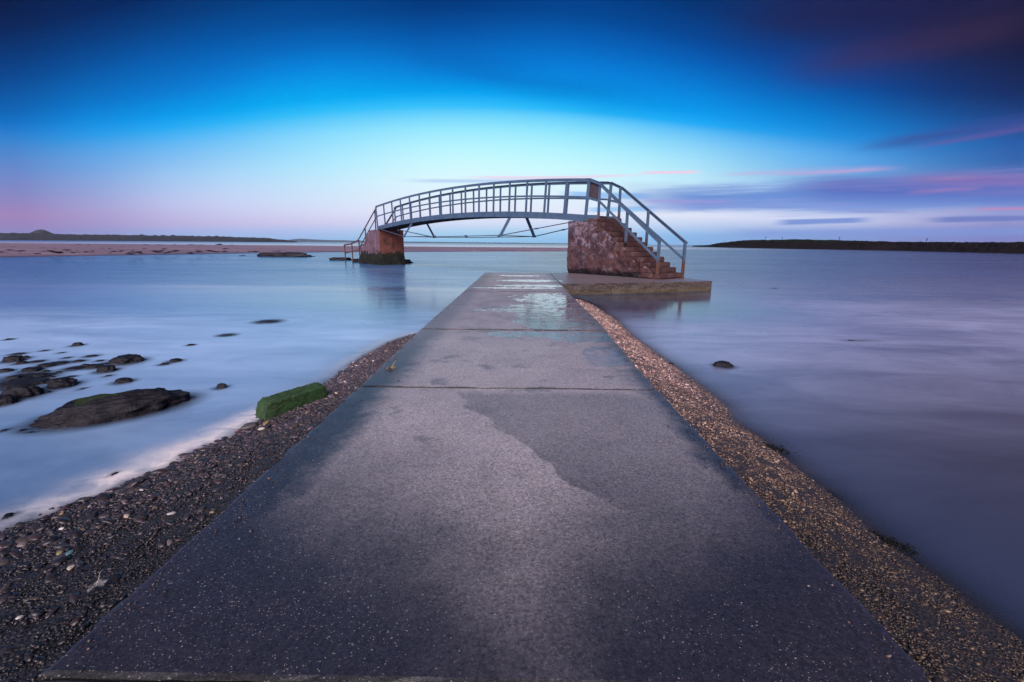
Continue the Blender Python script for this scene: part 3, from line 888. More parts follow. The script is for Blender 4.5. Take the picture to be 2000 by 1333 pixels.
# ------------------------------------------------------------------ landing slab (platform) at the foot of the stairs
poly = [(1.305, 14.17), (6.62, 15.96), (6.32, 17.05), (3.45, 21.1), (2.0, 20.05), (1.31, 19.55)]
bm = bmesh.new()
tv = [bm.verts.new((x, y, -0.006)) for x, y in poly]; bv_ = [bm.verts.new((x, y, -1.15)) for x, y in poly]
bm.faces.new(tv); bm.faces.new(bv_[::-1])
for i in range(len(poly)):
    bm.faces.new((tv[i], bv_[i], bv_[(i + 1) % len(poly)], tv[(i + 1) % len(poly)]))
bmesh.ops.triangulate(bm, faces=[f for f in bm.faces if len(f.verts) > 4])
bmesh.ops.subdivide_edges(bm, edges=bm.edges[:], cuts=24, use_grid_fill=True)
bmesh.ops.recalc_face_normals(bm, faces=bm.faces)
for v in bm.verts:
    onside = v.co.z < -0.01 and v.co.z > -1.14
    n = 0.05 * fbm(v.co.x * 2.5, v.co.y * 2.5, v.co.z * 4) + 0.012 * nz(v.co.x * 11, v.co.y * 11, v.co.z * 11)
    v.co.z += 0.004 * nz(v.co.x * 2, v.co.y * 2) if not onside else 0
    if onside: v.co += Vector((0.3, -0.95, 0)) * n
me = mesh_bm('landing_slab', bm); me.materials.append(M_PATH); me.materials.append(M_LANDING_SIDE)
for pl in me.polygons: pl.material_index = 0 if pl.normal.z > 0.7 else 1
tag(link('landing_slab', me), 'broad low concrete landing slab under the bridge stairs, tan crusted side in the water', 'landing slab')

# ------------------------------------------------------------------ footbridge
S0 = np.array([2.633, 19.0]); E0 = np.array([-9.856, 32.918])
U2 = (E0 - S0) / np.linalg.norm(E0 - S0); V2 = np.array([-U2[1], U2[0]]); V2 = V2 if V2[0] > 0 else -V2
LEN = float(np.linalg.norm(E0 - S0))
BW = 1.36
LAT = Vector((V2[0], V2[1], 0)); AX = Vector((U2[0], U2[1], 0))


def W(s, o, z):
    p = S0 + U2 * s + V2 * o
    return Vector((p[0], p[1], z))


def arch(s, z0, rise=0.459):
    t = s / LEN
    return z0 - 0.035 * t + rise * 4 * t * (1 - t)


def arch_n(s):
    t = s / LEN; sl = 0.459 * 4 * (1 - 2 * t) / LEN
    return (AX * (-sl) + Vector((0, 0, 1))).normalized()


def rust_attr(me, fn):
    co = np.empty(len(me.vertices) * 3, np.float32); me.vertices.foreach_get('co', co); co = co.reshape(-1, 3)
    a = me.attributes.new('rust', 'FLOAT', 'POINT'); a.data.foreach_set('value', np.array([fn(c) for c in co], np.float32))


bridge = empty('footbridge', tuple(W(LEN / 2, BW / 2, -0.3)))
tag(bridge, 'arched blue-grey steel footbridge with stairs rising from the landing slab over the water', 'footbridge')
RZ, GZ = 3.706, 2.075
N = 16
ss = [LEN * i / N for i in range(N + 1)]
fine_s = [LEN * i / 48 for i in range(49)]


def steel_part(name, bm, parent, rust=lambda c: 0.0, mat=None):
    me = mesh_bm(name, bm); rust_attr(me, rust)
    return rel(link(name, me, mat or M_STEEL), parent)


def post_bm(bm, p, q, w=0.10, d=0.05):
    """T-section upright: flat flange along the bridge with a web behind it."""
    bar(bm, p, q, w, 0.014, LAT)
    off = LAT * (d / 2)
    bar(bm, Vector(p) + off, Vector(q) + off, 0.014, d - 0.004, LAT)


for side, off in ((-1, 0.0), (1, BW)):
    inn = 1 if side < 0 else -1
    # girder: channel section with a web joint at each bay, carried on over the abutments
    bm = bmesh.new()
    gs = [-0.62, -0.3] + fine_s
    web = [W(s, off, arch(max(s, 0), GZ) + 0.13 + (0.0 if s >= 0 else 0.035 * s)) for s in gs]
    web[0] = W(-0.62, off, GZ + 0.10); web[1] = W(-0.3, off, GZ + 0.115)
    sweep(bm, web, LAT, 0.018, 0.26)
    sweep(bm, web[2:], LAT, 0.085, 0.016, off_l=inn * 0.045, off_n=0.118)
    sweep(bm, web[2:], LAT, 0.085, 0.016, off_l=inn * 0.045, off_n=-0.118)
    for s in ss[1:-1]:
        n = arch_n(s); c = W(s - 0.12, off - 0.012 * inn, arch(s - 0.12, GZ) + 0.13)
        bar(bm, c - n * 0.11, c + n * 0.11, 0.035, 0.008, LAT)
    steel_part('girder', bm, bridge, lambda c: 0.18 + (0.5 if c[2] < GZ + 0.02 else 0))
    # top rail is the railing's own mesh; posts and mid rail hang from it
    bm = bmesh.new()
    rp = [W(s, off, arch(s, RZ)) for s in fine_s]
    sweep(bm, rp, LAT, 0.075, 0.016, off_l=inn * 0.02)
    sweep(bm, rp, LAT, 0.014, 0.105, off_n=-0.058, off_l=-inn * 0.010)
    rail = steel_part('railing', bm, bridge, lambda c: 0.02)
    bm = bmesh.new()
    sweep(bm, [W(s, off + inn * 0.012, arch(s, RZ) - 0.70) for s in fine_s], LAT, 0.014, 0.075)
    steel_part('mid_rail', bm, rail)
    for i, s in enumerate(ss):
        bm = bmesh.new(); n = arch_n(s)
        if i == 0: n = (n + AX * 0.02).normalized()
        o_ = off - inn * 0.02
        base = W(s, o_, arch(s, GZ) + 0.02); hgt = (RZ - GZ - 0.035) / n.z
        post_bm(bm, base, base + n * hgt, 0.15 if i in (0, N) else 0.13, 0.06)
        zb = base.z
        steel_part('post', bm, rail, lambda c, zb=zb: max(0.0, 0.40 - (c[2] - zb) * 1.6))

# deck plates between the girders
bm = bmesh.new()
sweep(bm, [W(s, BW / 2, arch(s, GZ) + 0.10) for s in fine_s], LAT, BW - 0.05, 0.03)
for s in ss: bar(bm, W(s, 0.03, arch(s, GZ) + 0.045), W(s, BW - 0.03, arch(s, GZ) + 0.045), 0.06, 0.08)
rel(link('deck', mesh_bm('deck', bm), M_DECK), bridge)

# rusty sheet fixed on the near railing at the head of the stairs
bm = bmesh.new()
q0, q1, q2, q3 = W(-0.07, 0.05, RZ - 0.05), W(-0.60, 0.05, RZ - 0.24), W(-0.60, 0.05, RZ - 0.86), W(-0.07, 0.05, RZ - 0.76)
fr = [bm.verts.new(p) for p in (q0, q1, q2, q3)]; bk = [bm.verts.new(p + LAT * 0.012) for p in (q0, q1, q2, q3)]
bm.faces.new(fr); bm.faces.new(bk[::-1])
for i in range(4): bm.faces.new((fr[i], bk[i], bk[(i + 1) % 4], fr[(i + 1) % 4]))
o = rel(link('panel', mesh_bm('panel', bm), M_PANEL), bridge); o['label'] = 'rust brown sheet fixed between two posts at the head of the stairs'

# --- stairs' railings on the near abutment
DIRX = -AX


def stair_rail(off, inn, pts, posts, mids, w=0.075, bottom_rust=1.0, mat=None):
    bm = bmesh.new()
    sweep(bm, [W(s, off, z) for s, z in pts], LAT, w, 0.016, off_n=0.0)
    sweep(bm, [W(s, off, z) for s, z in pts], LAT, 0.016, 0.095, off_n=-0.055, off_l=inn * -0.02)
    r = steel_part('stair_railing', bm, bridge, lambda c: 0.05 if bottom_rust < 1.2 else 0.6)
    for m in mids:
        bm = bmesh.new(); sweep(bm, [W(s, off, z) for s, z in m], LAT, 0.016, 0.09)
        steel_part('mid_rail', bm, r, lambda c: 0.12 if bottom_rust < 1.2 else 0.6)
    for (s, z0, z1) in posts:
        bm = bmesh.new()
        bar(bm, W(s, off + inn * 0.025, z0), W(s, off + inn * 0.025, z1), 0.125, 0.014, LAT)
        bar(bm, W(s, off + inn * 0.058, z0), W(s, off + inn * 0.058, z1), 0.014, 0.05, LAT)
        bar(bm, W(s, off + inn * 0.03, z0), W(s, off + inn * 0.03, z0 + 0.012), 0.16, 0.12, LAT)
        steel_part('post', bm, r, lambda c, z0=z0: max(0.0, bottom_rust * (1.0 if z0 < 0.3 else 0.6) - (c[2] - z0) * 0.75))
    return r


SL_N = (3.50 - 1.36) / (3.345 - 0.67)
stair_rail(-0.01, 1, [(0.0, 3.71), (-0.18, 3.69), (-0.67, 3.50), (-3.40, 1.33)],
           [(-0.63, 2.13, 3.46), (-1.96, 1.24, 2.44), (-3.36, 0.0, 1.33)],
           [[(0.0, 3.00), (-0.65, 2.82), (-3.34, 0.70)]])
stair_rail(BW, -1, [(0.0, 3.70), (-0.20, 3.66), (-0.72, 3.43), (-3.68, 1.27)],
           [(-0.62, 2.22, 3.44), (-1.98, 1.22, 2.47), (-3.60, 0.0, 1.30)],
           [[(0.0, 3.00), (-0.65, 2.83), (-3.60, 0.66)]])

# --- near abutment: a stepped block; each step a stone of its own
ST_N, ST_S0, ST_DS, ST_Z0, ST_DZ = 12, -0.70, 0.258, 2.215, 0.1835


def extrude_profile(prof, o0, o1, cuts):
    bm = bmesh.new()
    a = [bm.verts.new(W(s, o0, z)) for s, z in prof]; b = [bm.verts.new(W(s, o1, z)) for s, z in prof]
    bm.faces.new(a); bm.faces.new(b[::-1])
    for i in range(len(prof)): bm.faces.new((a[i], b[i], b[(i + 1) % len(prof)], a[(i + 1) % len(prof)]))
    bmesh.ops.recalc_face_normals(bm, faces=bm.faces)
    bmesh.ops.bevel(bm, geom=bm.edges[:], offset=0.02, segments=1, affect='EDGES')
    bmesh.ops.triangulate(bm, faces=[f for f in bm.faces if len(f.verts) > 4])
    for _ in range(cuts):
        lim = 0.12
        es = [e for e in bm.edges if e.calc_length() > lim]
        if not es: break
        bmesh.ops.subdivide_edges(bm, edges=es, cuts=1)
        bmesh.ops.triangulate(bm, faces=[f for f in bm.faces if len(f.verts) > 4])
    bmesh.ops.triangulate(bm, faces=bm.faces[:])
    return bm


prof = [(0.92, 0.0), (0.92, 2.13), (-0.60, 2.13), (-0.60, 1.92)]
prof += [(ST_S0 + 0.06 - ST_DS * (ST_N - 1), 0.02), (ST_S0 + 0.06 - ST_DS * (ST_N - 1), 0.0)]
bm = extrude_profile(prof, 0.0, 1.58, 7)
for v in bm.verts:
    c = v.co; rel_s = (Vector((c.x, c.y, 0)) - Vector((S0[0], S0[1], 0))).dot(AX); o_ = (Vector((c.x, c.y, 0)) - Vector((S0[0], S0[1], 0))).dot(LAT)
    d = 0.020 * fbm(c.x * 2.2, c.y * 2.2, c.z * 2.2) + 0.010 * nz(c.x * 9, c.y * 9, c.z * 9)
    if o_ < 0.3:
        under = max(0.0, 1 - c.z / (0.26 + 0.14 * nz(rel_s * 2.2, 3.3))) if c.z < 0.45 else 0
        d -= 0.0
        c += LAT * (0.24 * under * (0.6 + 0.6 * nz(rel_s * 3, 1.7)))
        if rel_s < -1.6: c += LAT * max(0.0, 0.10 * (nz(rel_s * 3.5, c.z * 3.5, 7) + 0.15))
    c -= LAT * d * (1 if o_ < 0.8 else -1)
    if rel_s > 0.85: c += AX * d
abut = rel(link('abutment', mesh_bm('abutment', bm), M_RED), bridge)
abut['label'] = 'near end block of peeling reddish concrete with the stairs'
for k_ in range(ST_N):
    s1 = ST_S0 - ST_DS * k_; z1 = ST_Z0 - ST_DZ * k_
    depth_ = 0.95 if k_ else 0.55
    jit = 0.015 * nz(k_ * 1.7, 2.2)
    bm = bmesh.new()
    pr = [(s1, z1 - ST_DZ + 0.002), (s1, z1), (s1 + depth_, z1), (s1 + depth_, z1 - ST_DZ + 0.002)]
    a = [bm.verts.new(W(s, -0.012 + jit, z)) for s, z in pr]; b = [bm.verts.new(W(s, 1.44 + jit, z)) for s, z in pr]
    bm.faces.new(a); bm.faces.new(b[::-1])
    for i in range(4): bm.faces.new((a[i], b[i], b[(i + 1) % 4], a[(i + 1) % 4]))
    bmesh.ops.recalc_face_normals(bm, faces=bm.faces)
    bmesh.ops.bevel(bm, geom=bm.edges[:], offset=0.022, segments=2, affect='EDGES')
    for _ in range(4):
        es = [e for e in bm.edges if e.calc_length() > 0.12]
        if es: bmesh.ops.subdivide_edges(bm, edges=es, cuts=1)
    bmesh.ops.triangulate(bm, faces=bm.faces[:])
    for v in bm.verts:
        c = v.co
        c += Vector((nz(c.x * 6, c.y * 6, c.z * 6 + 9), nz(c.x * 6, c.y * 6, c.z * 6 + 19), nz(c.x * 6, c.y * 6, c.z * 6 + 29))) * 0.014
        o_ = (Vector((c.x, c.y, 0)) - Vector((S0[0], S0[1], 0))).dot(LAT)
        if o_ < 0.12: c += LAT * max(0.0, 0.16 * (nz(c.x * 4.5, c.y * 4.5, c.z * 5) + 0.05))
    rel(link('step', mesh_bm('step', bm), M_STEP), abut)

# --- far pier with stairs going down behind it
PW, PS0 = 1.92, 18.62
prof = [(PS0, -1.1), (PS0, 2.06), (19.95, 2.06), (20.55, 1.75), (22.1, 0.1), (22.3, -1.1)]
bm = extrude_profile(prof, 0.0, PW, 5)
for v in bm.verts:
    c = v.co; o_ = (Vector((c.x, c.y, 0)) - Vector((S0[0], S0[1], 0))).dot(LAT)
    d = 0.03 * fbm(c.x * 1.6, c.y * 1.6, c.z * 1.6) + 0.012 * nz(c.x * 7, c.y * 7, c.z * 7)
    low = max(0.0, 0.35 - c.z) if c.z < 0.35 else 0
    c -= LAT * (d + low * 0.06) * (1 if o_ < 0.9 else -1)
    c -= AX * (d + low * 0.06) if (Vector((c.x, c.y, 0)) - Vector((S0[0], S0[1], 0))).dot(AX) < PS0 + 0.1 else AX * 0
pier = rel(link('pier', mesh_bm('pier', bm), M_PIER), bridge)
pier['label'] = 'far end block, orange stained above a dark weedy foot in the water'
for k_ in range(9):
    s1 = 20.35 + 0.22 * k_; z1 = 2.03 - 0.215 * k_
    bm = bmesh.new()
    bar(bm, W(s1 - 0.25, 0.95 - 0.92, z1 - 0.1), W(s1 - 0.25, PW - 0.05, z1 - 0.1), 0.46, 0.2)
    bmesh.ops.bevel(bm, geom=bm.edges[:], offset=0.02, segments=1, affect='EDGES')
    rel(link('step', mesh_bm('step', bm), M_STEP), pier)
for off, inn in ((0.03, 1), (BW + 0.1, -1)):
    stair_rail(off, inn, [(LEN, 3.70), (19.1, 3.42), (20.95, 2.22), (22.24, 1.38), (23.55, 1.12), (25.1, 1.0)],
               [(19.2, 2.06, 3.36), (20.97, 1.15, 2.19), (22.22, 0.0, 1.36), (23.6, -0.35, 1.10), (25.08, -0.45, 0.99)],
               [[(LEN, 3.0), (19.15, 2.78), (22.22, 0.72)], [(22.25, 0.62), (23.6, 0.48), (25.08, 0.30)]], bottom_rust=1.9)

# --- under-slung trestles and tie rods
NODES = []
for s in (ss[4], ss[12]):
    tr = empty('trestle', tuple(W(s, BW / 2, 1.9))); rel(tr, bridge)
    gb = arch(s, GZ)
    nb, fb = W(s, -0.52, 1.565), W(s, BW + 0.30, 1.545)
    NODES.append((nb, fb))
    for top, bot in ((W(s, 0.06, gb), nb), (W(s, BW - 0.22, gb), fb)):
        bm = bmesh.new()
        for sg in (-1, 1): bar(bm, top + AX * 0.045 * sg, bot + AX * 0.045 * sg, 0.035, 0.10, AX)
        bar(bm, bot - AX * 0.10, bot + AX * 0.10, 0.09, 0.09)
        steel_part('strut', bm, tr, lambda c: 0.30)
    bm = bmesh.new(); tube(bm, [nb, fb], 0.018, 6); steel_part('cross_rod', bm, tr, lambda c: 0.6)
for which in (0, 1):
    off = 0.02 if which == 0 else BW - 0.1
    a, b = NODES[0][which], NODES[1][which]
    mid = (a + b) / 2 - Vector((0, 0, 0.03))
    bm = bmesh.new()
    tube(bm, [W(0.4, off, 2.12), a], 0.022, 6); tube(bm, [a, mid, b], 0.022, 6); tube(bm, [b, W(LEN + 0.1, off, 2.16)], 0.026, 6)
    for p_ in (a.lerp(b, 0.3), a.lerp(b, 0.62), W(0.4, off, 2.12).lerp(a, 0.5)):
        t_ = (b - a).normalized(); tube(bm, [p_ - t_ * 0.09, p_ + t_ * 0.09], 0.036, 6)
    steel_part('tie_rod', bm, bridge, lambda c: 0.5)

# ------------------------------------------------------------------ sand bank, hills, headland
A0, A1 = P(-250, 512, WZ), P(0, 503, WZ)
near_pts = [(-130, 8), (-80, 26), tuple(P(0, 503.5, WZ)[:2]), tuple(P(320, 498, WZ)[:2]), tuple(P(640, 493, WZ)[:2]), tuple(P(860, 492, WZ)[:2]), tuple(P(1107, 491, WZ)[:2]), (20.5, 112), (31, 122)]
far_pts = [(-520, 150), (-340, 185), (-225, 200), (-150, 195), (-72, 190), (-30, 178), (12, 160), (23, 145), (32, 124)]
nn = 160; mm = 26
npx = np.interp(np.linspace(0, 8, nn), range(9), [p[0] for p in near_pts]); npy = np.interp(np.linspace(0, 8, nn), range(9), [p[1] for p in near_pts])
fpx = np.interp(np.linspace(0, 8, nn), range(9), [p[0] for p in far_pts]); fpy = np.interp(np.linspace(0, 8, nn), range(9), [p[1] for p in far_pts])
V = []
for j in range(mm):
    t = (j / (mm - 1)) ** 1.6
    for i in range(nn):
        x = npx[i] + (fpx[i] - npx[i]) * t; y = npy[i] + (fpy[i] - npy[i]) * t
        w_ = 1.2 * fbm(x * 0.06, y * 0.06) if j == 0 else 0
        hgt = -0.42 + 0.62 * math.sin(math.pi * min(1, t ** 0.55)) ** 0.8 * min(1, (8.0 - i * 8.0 / nn) / 1.6) + 0.05 * fbm(x * 0.05, y * 0.12) * (0 < j < mm - 1)
        V.append((x, y + w_, hgt))
tag(link('beach', mesh_np('beach', V, grid_faces(nn, mm)), M_SAND), 'long low pink-brown sand bank across the water on the left', None, None, 'structure')
# dark scraps of weed and stone strewn on the sand
bm = bmesh.new()
for k_ in range(150):
    px = random.choice([random.uniform(0, 560), random.uniform(0, 300), random.uniform(250, 480)]); py = random.choice([random.gauss(480, 1.2), random.gauss(492, 1.4), random.uniform(478, 498)])
    if py < 477 or py > 502 - px * 0.015: continue
    p = P(px, py, 0.10)
    r = random.uniform(0.12, 0.5) * p[1] / 90
    ret = bmesh.ops.create_icosphere(bm, subdivisions=1, radius=1)
    for v in ret['verts']: v.co = Vector((p[0] + v.co.x * r * random.uniform(1.2, 2.6), p[1] + v.co.y * r, 0.10 + v.co.z * r * 0.25))
me = mesh_bm('beach_scraps', bm)
tag(link('beach_weed', me, M_WEED), 'dark scraps of weed and stones strewn along the sand bank', 'seaweed', None, 'stuff')


def ridge(name, Yd, prof, depth_, rough, mat, label, step=6.0, base=-0.4, trees=0.0):
    pts = []
    xs_ = np.arange(prof[0][0], prof[-1][0] + 0.1, step)
    top = np.interp(xs_, [p[0] for p in prof], [p[1] for p in prof])
    rows = []
    fr = [(-1.0, 0.0), (-0.75, 0.35), (-0.4, 0.72), (-0.12, 0.94), (0.0, 1.0), (0.2, 0.93), (0.6, 0.6), (1.0, 0.0)]
    for f, hh in fr:
        for px, ty in zip(xs_, top):
            p = PY(px, ty, Yd); z = max(0.0, p[2] - base) * hh
            x = p[0] * (Yd + f * depth_) / Yd
            if hh > 0.3:
                z += rough * fbm(x * 0.012, f * 3, 1.0, 5) * hh
                if trees: z += trees * (max(0.0, fbm(x * 0.06, f * 2, 5.0, 4)) + 0.4 * max(0.0, nz(x * 0.25, f * 4, 2))) * hh
            rows.append((x, Yd + f * depth_, base + z))
    me = mesh_np(name, rows, grid_faces(len(xs_), len(fr)))
    return tag(link(name, me, mat), label, None, None, 'structure')


ridge('hills', 1250, [(-700, 458), (-300, 456), (0, 456), (60, 456.5), (110, 457.5), (200, 459.5), (350, 461), (450, 463.5), (520, 466), (552, 468.5), (580, 472.5)], 260, 1.3, M_HILL,
      'low dark wooded land along the left horizon', 2.0, -0.4, 3.6)
ridge('hill', 1750, [(38, 466), (52, 457.5), (60, 454.5), (68, 451), (74, 449.2), (80, 448.6), (86, 449.2), (92, 451.5), (100, 455), (110, 458.5), (124, 466)], 190, 0.8, M_HILL,
      'small cone-shaped hill rising behind the wooded land on the left horizon', 1.0)
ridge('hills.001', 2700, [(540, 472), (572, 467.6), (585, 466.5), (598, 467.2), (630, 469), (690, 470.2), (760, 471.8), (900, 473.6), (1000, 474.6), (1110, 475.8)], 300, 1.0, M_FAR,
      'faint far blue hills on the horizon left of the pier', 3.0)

# headland on the right: rocky shelf, low cliff, turf
hp = [(P(1352, 482.3, WZ), 0.5), (P(1385, 483.2, WZ), 1.2), (P(1400, 483.6, WZ), 2.5), (P(1450, 484.6, WZ), 4.4), (P(1550, 486.6, WZ), 4.7), (P(1650, 488.3, WZ), 3.9), (P(1750, 490.2, WZ), 3.2), (P(1850, 492.5, WZ), 2.9), (P(2000, 496, WZ), 2.75), (P(2150, 500, WZ), 2.6), (P(2400, 508, WZ), 2.6)]
ts = np.linspace(0, len(hp) - 1, 900)
bx = np.interp(ts, range(len(hp)), [h[0][0] for h in hp]); by = np.interp(ts, range(len(hp)), [h[0][1] for h in hp]); bh = np.interp(ts, range(len(hp)), [h[1] for h in hp])
V = []
prof_r = [(-0.02, -0.12), (0.0, 0.0), (0.03, 0.10), (0.06, 0.16), (0.09, 0.34), (0.12, 0.42), (0.15, 0.62), (0.18, 0.76), (0.22, 0.90), (0.27, 0.96), (0.36, 1.0), (0.5, 0.99), (0.75, 0.8), (1.0, -0.1)]
for f, hh in prof_r:
    for i in range(len(ts)):
        ln = math.hypot(bx[i], by[i]); ux, uy = bx[i] / ln, by[i] / ln
        d = f * min(ln * 0.5, 80) + 2.5 * fbm(ts[i] * 2.2, f * 5, 2.0) + 0.8 * nz(ts[i] * 14, f * 10)
        x, y = bx[i] + ux * d, by[i] + uy * d
        z = WZ + (bh[i] - WZ) * hh
        if 0 < hh: z += min(1.0, hh * 2.5) * ((0.6 * fbm(ts[i] * 8, f * 12, 6.0) + 0.35 * nz(ts[i] * 45, f * 40)) * (1 if hh < 0.93 else 0.45)) * min(1, bh[i] / 2)
        V.append((x, y, z))
tag(link('headland', mesh_np('headland', V, grid_faces(len(ts), len(prof_r))), M_HEAD), 'low dark rocky headland with turf on top along the right horizon', None, None, 'structure')
# marker posts on the turf
for px, tall, lab in ((1415, 1.1, 'short dark post at the left end of the headland turf'), (1495, 1.9, 'tallest thin post on the highest turf of the headland'),
                      (1527, 1.2, 'thin post right of the tallest one on the headland turf'), (1639, 1.4, 'lone thin post near the middle of the headland'),
                      (1810, 1.2, 'thin post toward the right end of the headland')):
    bh_ = float(np.interp(px, [1352, 1385, 1400, 1450, 1550, 1650, 1750, 1850, 2000], [h[1] for h in hp[:9]]))
    f0 = np.interp(px, [1352, 1385, 1400, 1450, 1550, 1650, 1750, 1850, 2000], [math.hypot(h[0][0], h[0][1]) for h in hp[:9]]) + 24
    w = ray(px, 470); hdir = np.array([w[0], w[1]]) / np.hypot(w[0], w[1]); c = hdir * f0
    bm = bmesh.new(); tube(bm, [(c[0], c[1], bh_ - 0.6), (c[0], c[1], bh_ + tall * 0.7), (c[0], c[1], bh_ + tall)], 0.09, 6)
    bar(bm, (c[0] - 0.25, c[1], bh_ + tall * 0.86), (c[0] + 0.25, c[1], bh_ + tall * 0.86), 0.05, 0.42)
    tag(link('marker_post', mesh_bm('marker_post', bm), M_WEED), lab, 'post', 'marker posts on the headland')

# ------------------------------------------------------------------ rocks


def rock_mesh(seed, rx, ry, rz, sub=4, rough=0.28, moss=None, flat=0.0):
    bm = bmesh.new(); bmesh.ops.create_icosphere(bm, subdivisions=sub, radius=1)
    ms = []
    for v in bm.verts:
        d = v.co.normalized()
        n = rough * noise.fractal(d * 1.3 + Vector((seed * 3.7, 0, 0)), 0.75, 2.2, 6) + rough * 0.55 * (abs(noise.noise(d * 3.1 + Vector((seed, 5, 2)))) - 0.2) + 0.10 * noise.cell(d * 2.3 + Vector((seed, 2, 1))) * rough * 2
        r = 1 + n
        z = d.z * r
        if flat and z > flat: z = flat + (z - flat) * 0.25
        v.co = Vector((d.x * r * rx, d.y * r * ry, z * rz))
    me = bpy.data.meshes.new('rock'); bm.normal_update()
    bm.to_mesh(me); bm.free()
    me.polygons.foreach_set('use_smooth', [True] * len(me.polygons))
    a = me.attributes.new('moss', 'FLOAT', 'POINT')
    a.data.foreach_set('value', [moss(v.co) if moss else 0.0 for v in me.vertices])
    me.materials.append(M_ROCK)
    return me


for i, (cx, cy, rx, ry, hr, lab) in enumerate(rock_spots):
    o = link('rock', rock_mesh(i + 1, rx, ry, max(rx * 2 * hr, 0.012), 4 if rx > 0.10 else 3, 0.30, flat=0.75))
    o.location = (cx, cy, WZ - 0.008); o.rotation_euler.z = 0
    tag(o, lab or 'little dark rock awash among the scatter in the left shallows', 'rock', 'dark rocks in the shallows')

# the long rock with a green crown
bm = bmesh.new(); bmesh.ops.create_icosphere(bm, subdivisions=5, radius=1)
BH = 0.135
for v in bm.verts:
    d = v.co.normalized()
    x = math.copysign(abs(d.x) ** 0.85, d.x); y = math.copysign(abs(d.y) ** 0.8, d.y); z = math.copysign(abs(d.z) ** 0.7, d.z)
    n = 0.17 * noise.fractal(d * 1.8 + Vector((4.2, 1, 0)), 0.65, 2.2, 7) + 0.22 * (abs(noise.noise(Vector((d.x * 2.2, d.y * 4, d.z * 7)) + Vector((1, 7, 3)))) - 0.2)
    led = 0.06 * math.floor(3 * (z + 0.3 * noise.noise(d * 2))) / 3
    hx = 0.62 + 0.40 * math.sin((x + 1) / 2 * math.pi * 0.62 + 0.35)
    hx *= min(1.0, 0.45 + (x + 1.0) * 1.4)
    v.co = Vector((x * bl * 0.95 * (1 + n * 0.6), (y * 0.25 + 0.03 * noise.noise((x * 3, 0, 1))) * (1 + n) * (1.0 - 0.25 * x * x), (z * BH * hx) * (1 + n) + led * 0.5 * (z > 0)))
me = mesh_bm('mossy_rock', bm, True)
a = me.attributes.new('moss', 'FLOAT', 'POINT')
a.data.foreach_set('value', [max(0.0, 0.95 - abs((v.co.x + 0.08) / 0.26) ** 2) * (1.6 if v.co.z > BH * 0.42 and v.co.y > -0.06 else 0.05) for v in me.vertices])
o = link('rock', me, M_ROCK); o.location = (bc[0], bc[1], WZ); o.rotation_euler.z = math.atan2(bu[1], bu[0])
tag(o, 'long dark rock with a patch of green weed along its top, in the left shallows', 'rock')

# fallen concrete block covered in green weed, on the edge of the left shingle
ba, bb = P(511, 806, -0.30), P(630, 768, -0.27)
bdv = Vector(bb - ba); bm = bmesh.new()
L_, hw, hh = bdv.length, 0.10, 0.09
sec = [(-hw * 0.92, -hh), (hw * 0.95, -hh), (hw, -hh * 0.9), (hw * 0.96, hh * 0.55), (hw * 0.55, hh), (-hw * 0.92, hh * 1.02), (-hw, hh * 0.92)]
rings = []
for i in range(15):
    t = i / 14; kx = 1.0 - 0.10 * (t < 0.04) - 0.12 * (t > 0.96)
    rings.append([bm.verts.new((L_ * t + 0.05 * (b_ / hh) * (1 if i == 0 else (-0.6 if i == 14 else 0)) * 0.4, a_ * kx, b_ * kx)) for a_, b_ in sec])
for r0, r1 in zip(rings, rings[1:]):
    for k_ in range(len(sec)): bm.faces.new((r0[k_], r0[(k_ + 1) % len(sec)], r1[(k_ + 1) % len(sec)], r1[k_]))
bm.faces.new(rings[0][::-1]); bm.faces.new(rings[-1])
bmesh.ops.triangulate(bm, faces=[f for f in bm.faces if len(f.verts) > 4])
for _ in range(3):
    es = [e for e in bm.edges if e.calc_length() > 0.02]; bmesh.ops.subdivide_edges(bm, edges=es, cuts=1)
bmesh.ops.triangulate(bm, faces=bm.faces[:])
bmesh.ops.recalc_face_normals(bm, faces=bm.faces); bm.normal_update()
offs = [(v, v.normal * (0.005 * fbm(v.co.x * 9, v.co.y * 9, v.co.z * 9) + 0.004 * nz(v.co.x * 60, v.co.y * 60, v.co.z * 60))) for v in bm.verts]
for v, d in offs: v.co += d
o = link('mossy_block', mesh_bm('mossy_block', bm, False), M_MOSS)
o.location = Vector(ba) + Vector((0, 0, 0.02)); o.rotation_euler = (0.10, -math.asin(bdv.z / bdv.length), math.atan2(bdv.y, bdv.x))
tag(o, 'fallen square-edged block covered in bright green weed on the left shingle edge', 'block')

bm = bmesh.new(); rs = random.Random(5); blk = o
for k_ in range(900):
    f_ = rs.choice(blk.data.polygons); c_ = f_.center; n_ = f_.normal
    if n_.z < -0.3: continue
    d_ = (n_ * 0.5 + Vector((rs.gauss(0, 0.5), rs.gauss(0, 0.5), rs.gauss(-0.25, 0.4)))).normalized(); l_ = rs.uniform(0.006, 0.018)
    t_ = d_.cross(n_); t_ = t_.normalized() * l_ * 0.22 if t_.length > 1e-4 else Vector((0.003, 0, 0))
    v0, v1, v2, v3 = bm.verts.new(c_ - t_), bm.verts.new(c_ + t_), bm.verts.new(c_ + d_ * l_), bm.verts.new(c_ - n_ * 0.002)
    bm.faces.new((v0, v1, v2)); bm.faces.new((v1, v3, v2)); bm.faces.new((v3, v0, v2))
wd_ = link('weed', mesh_bm('weed', bm), M_MOSS, blk); wd_['kind'] = 'stuff'

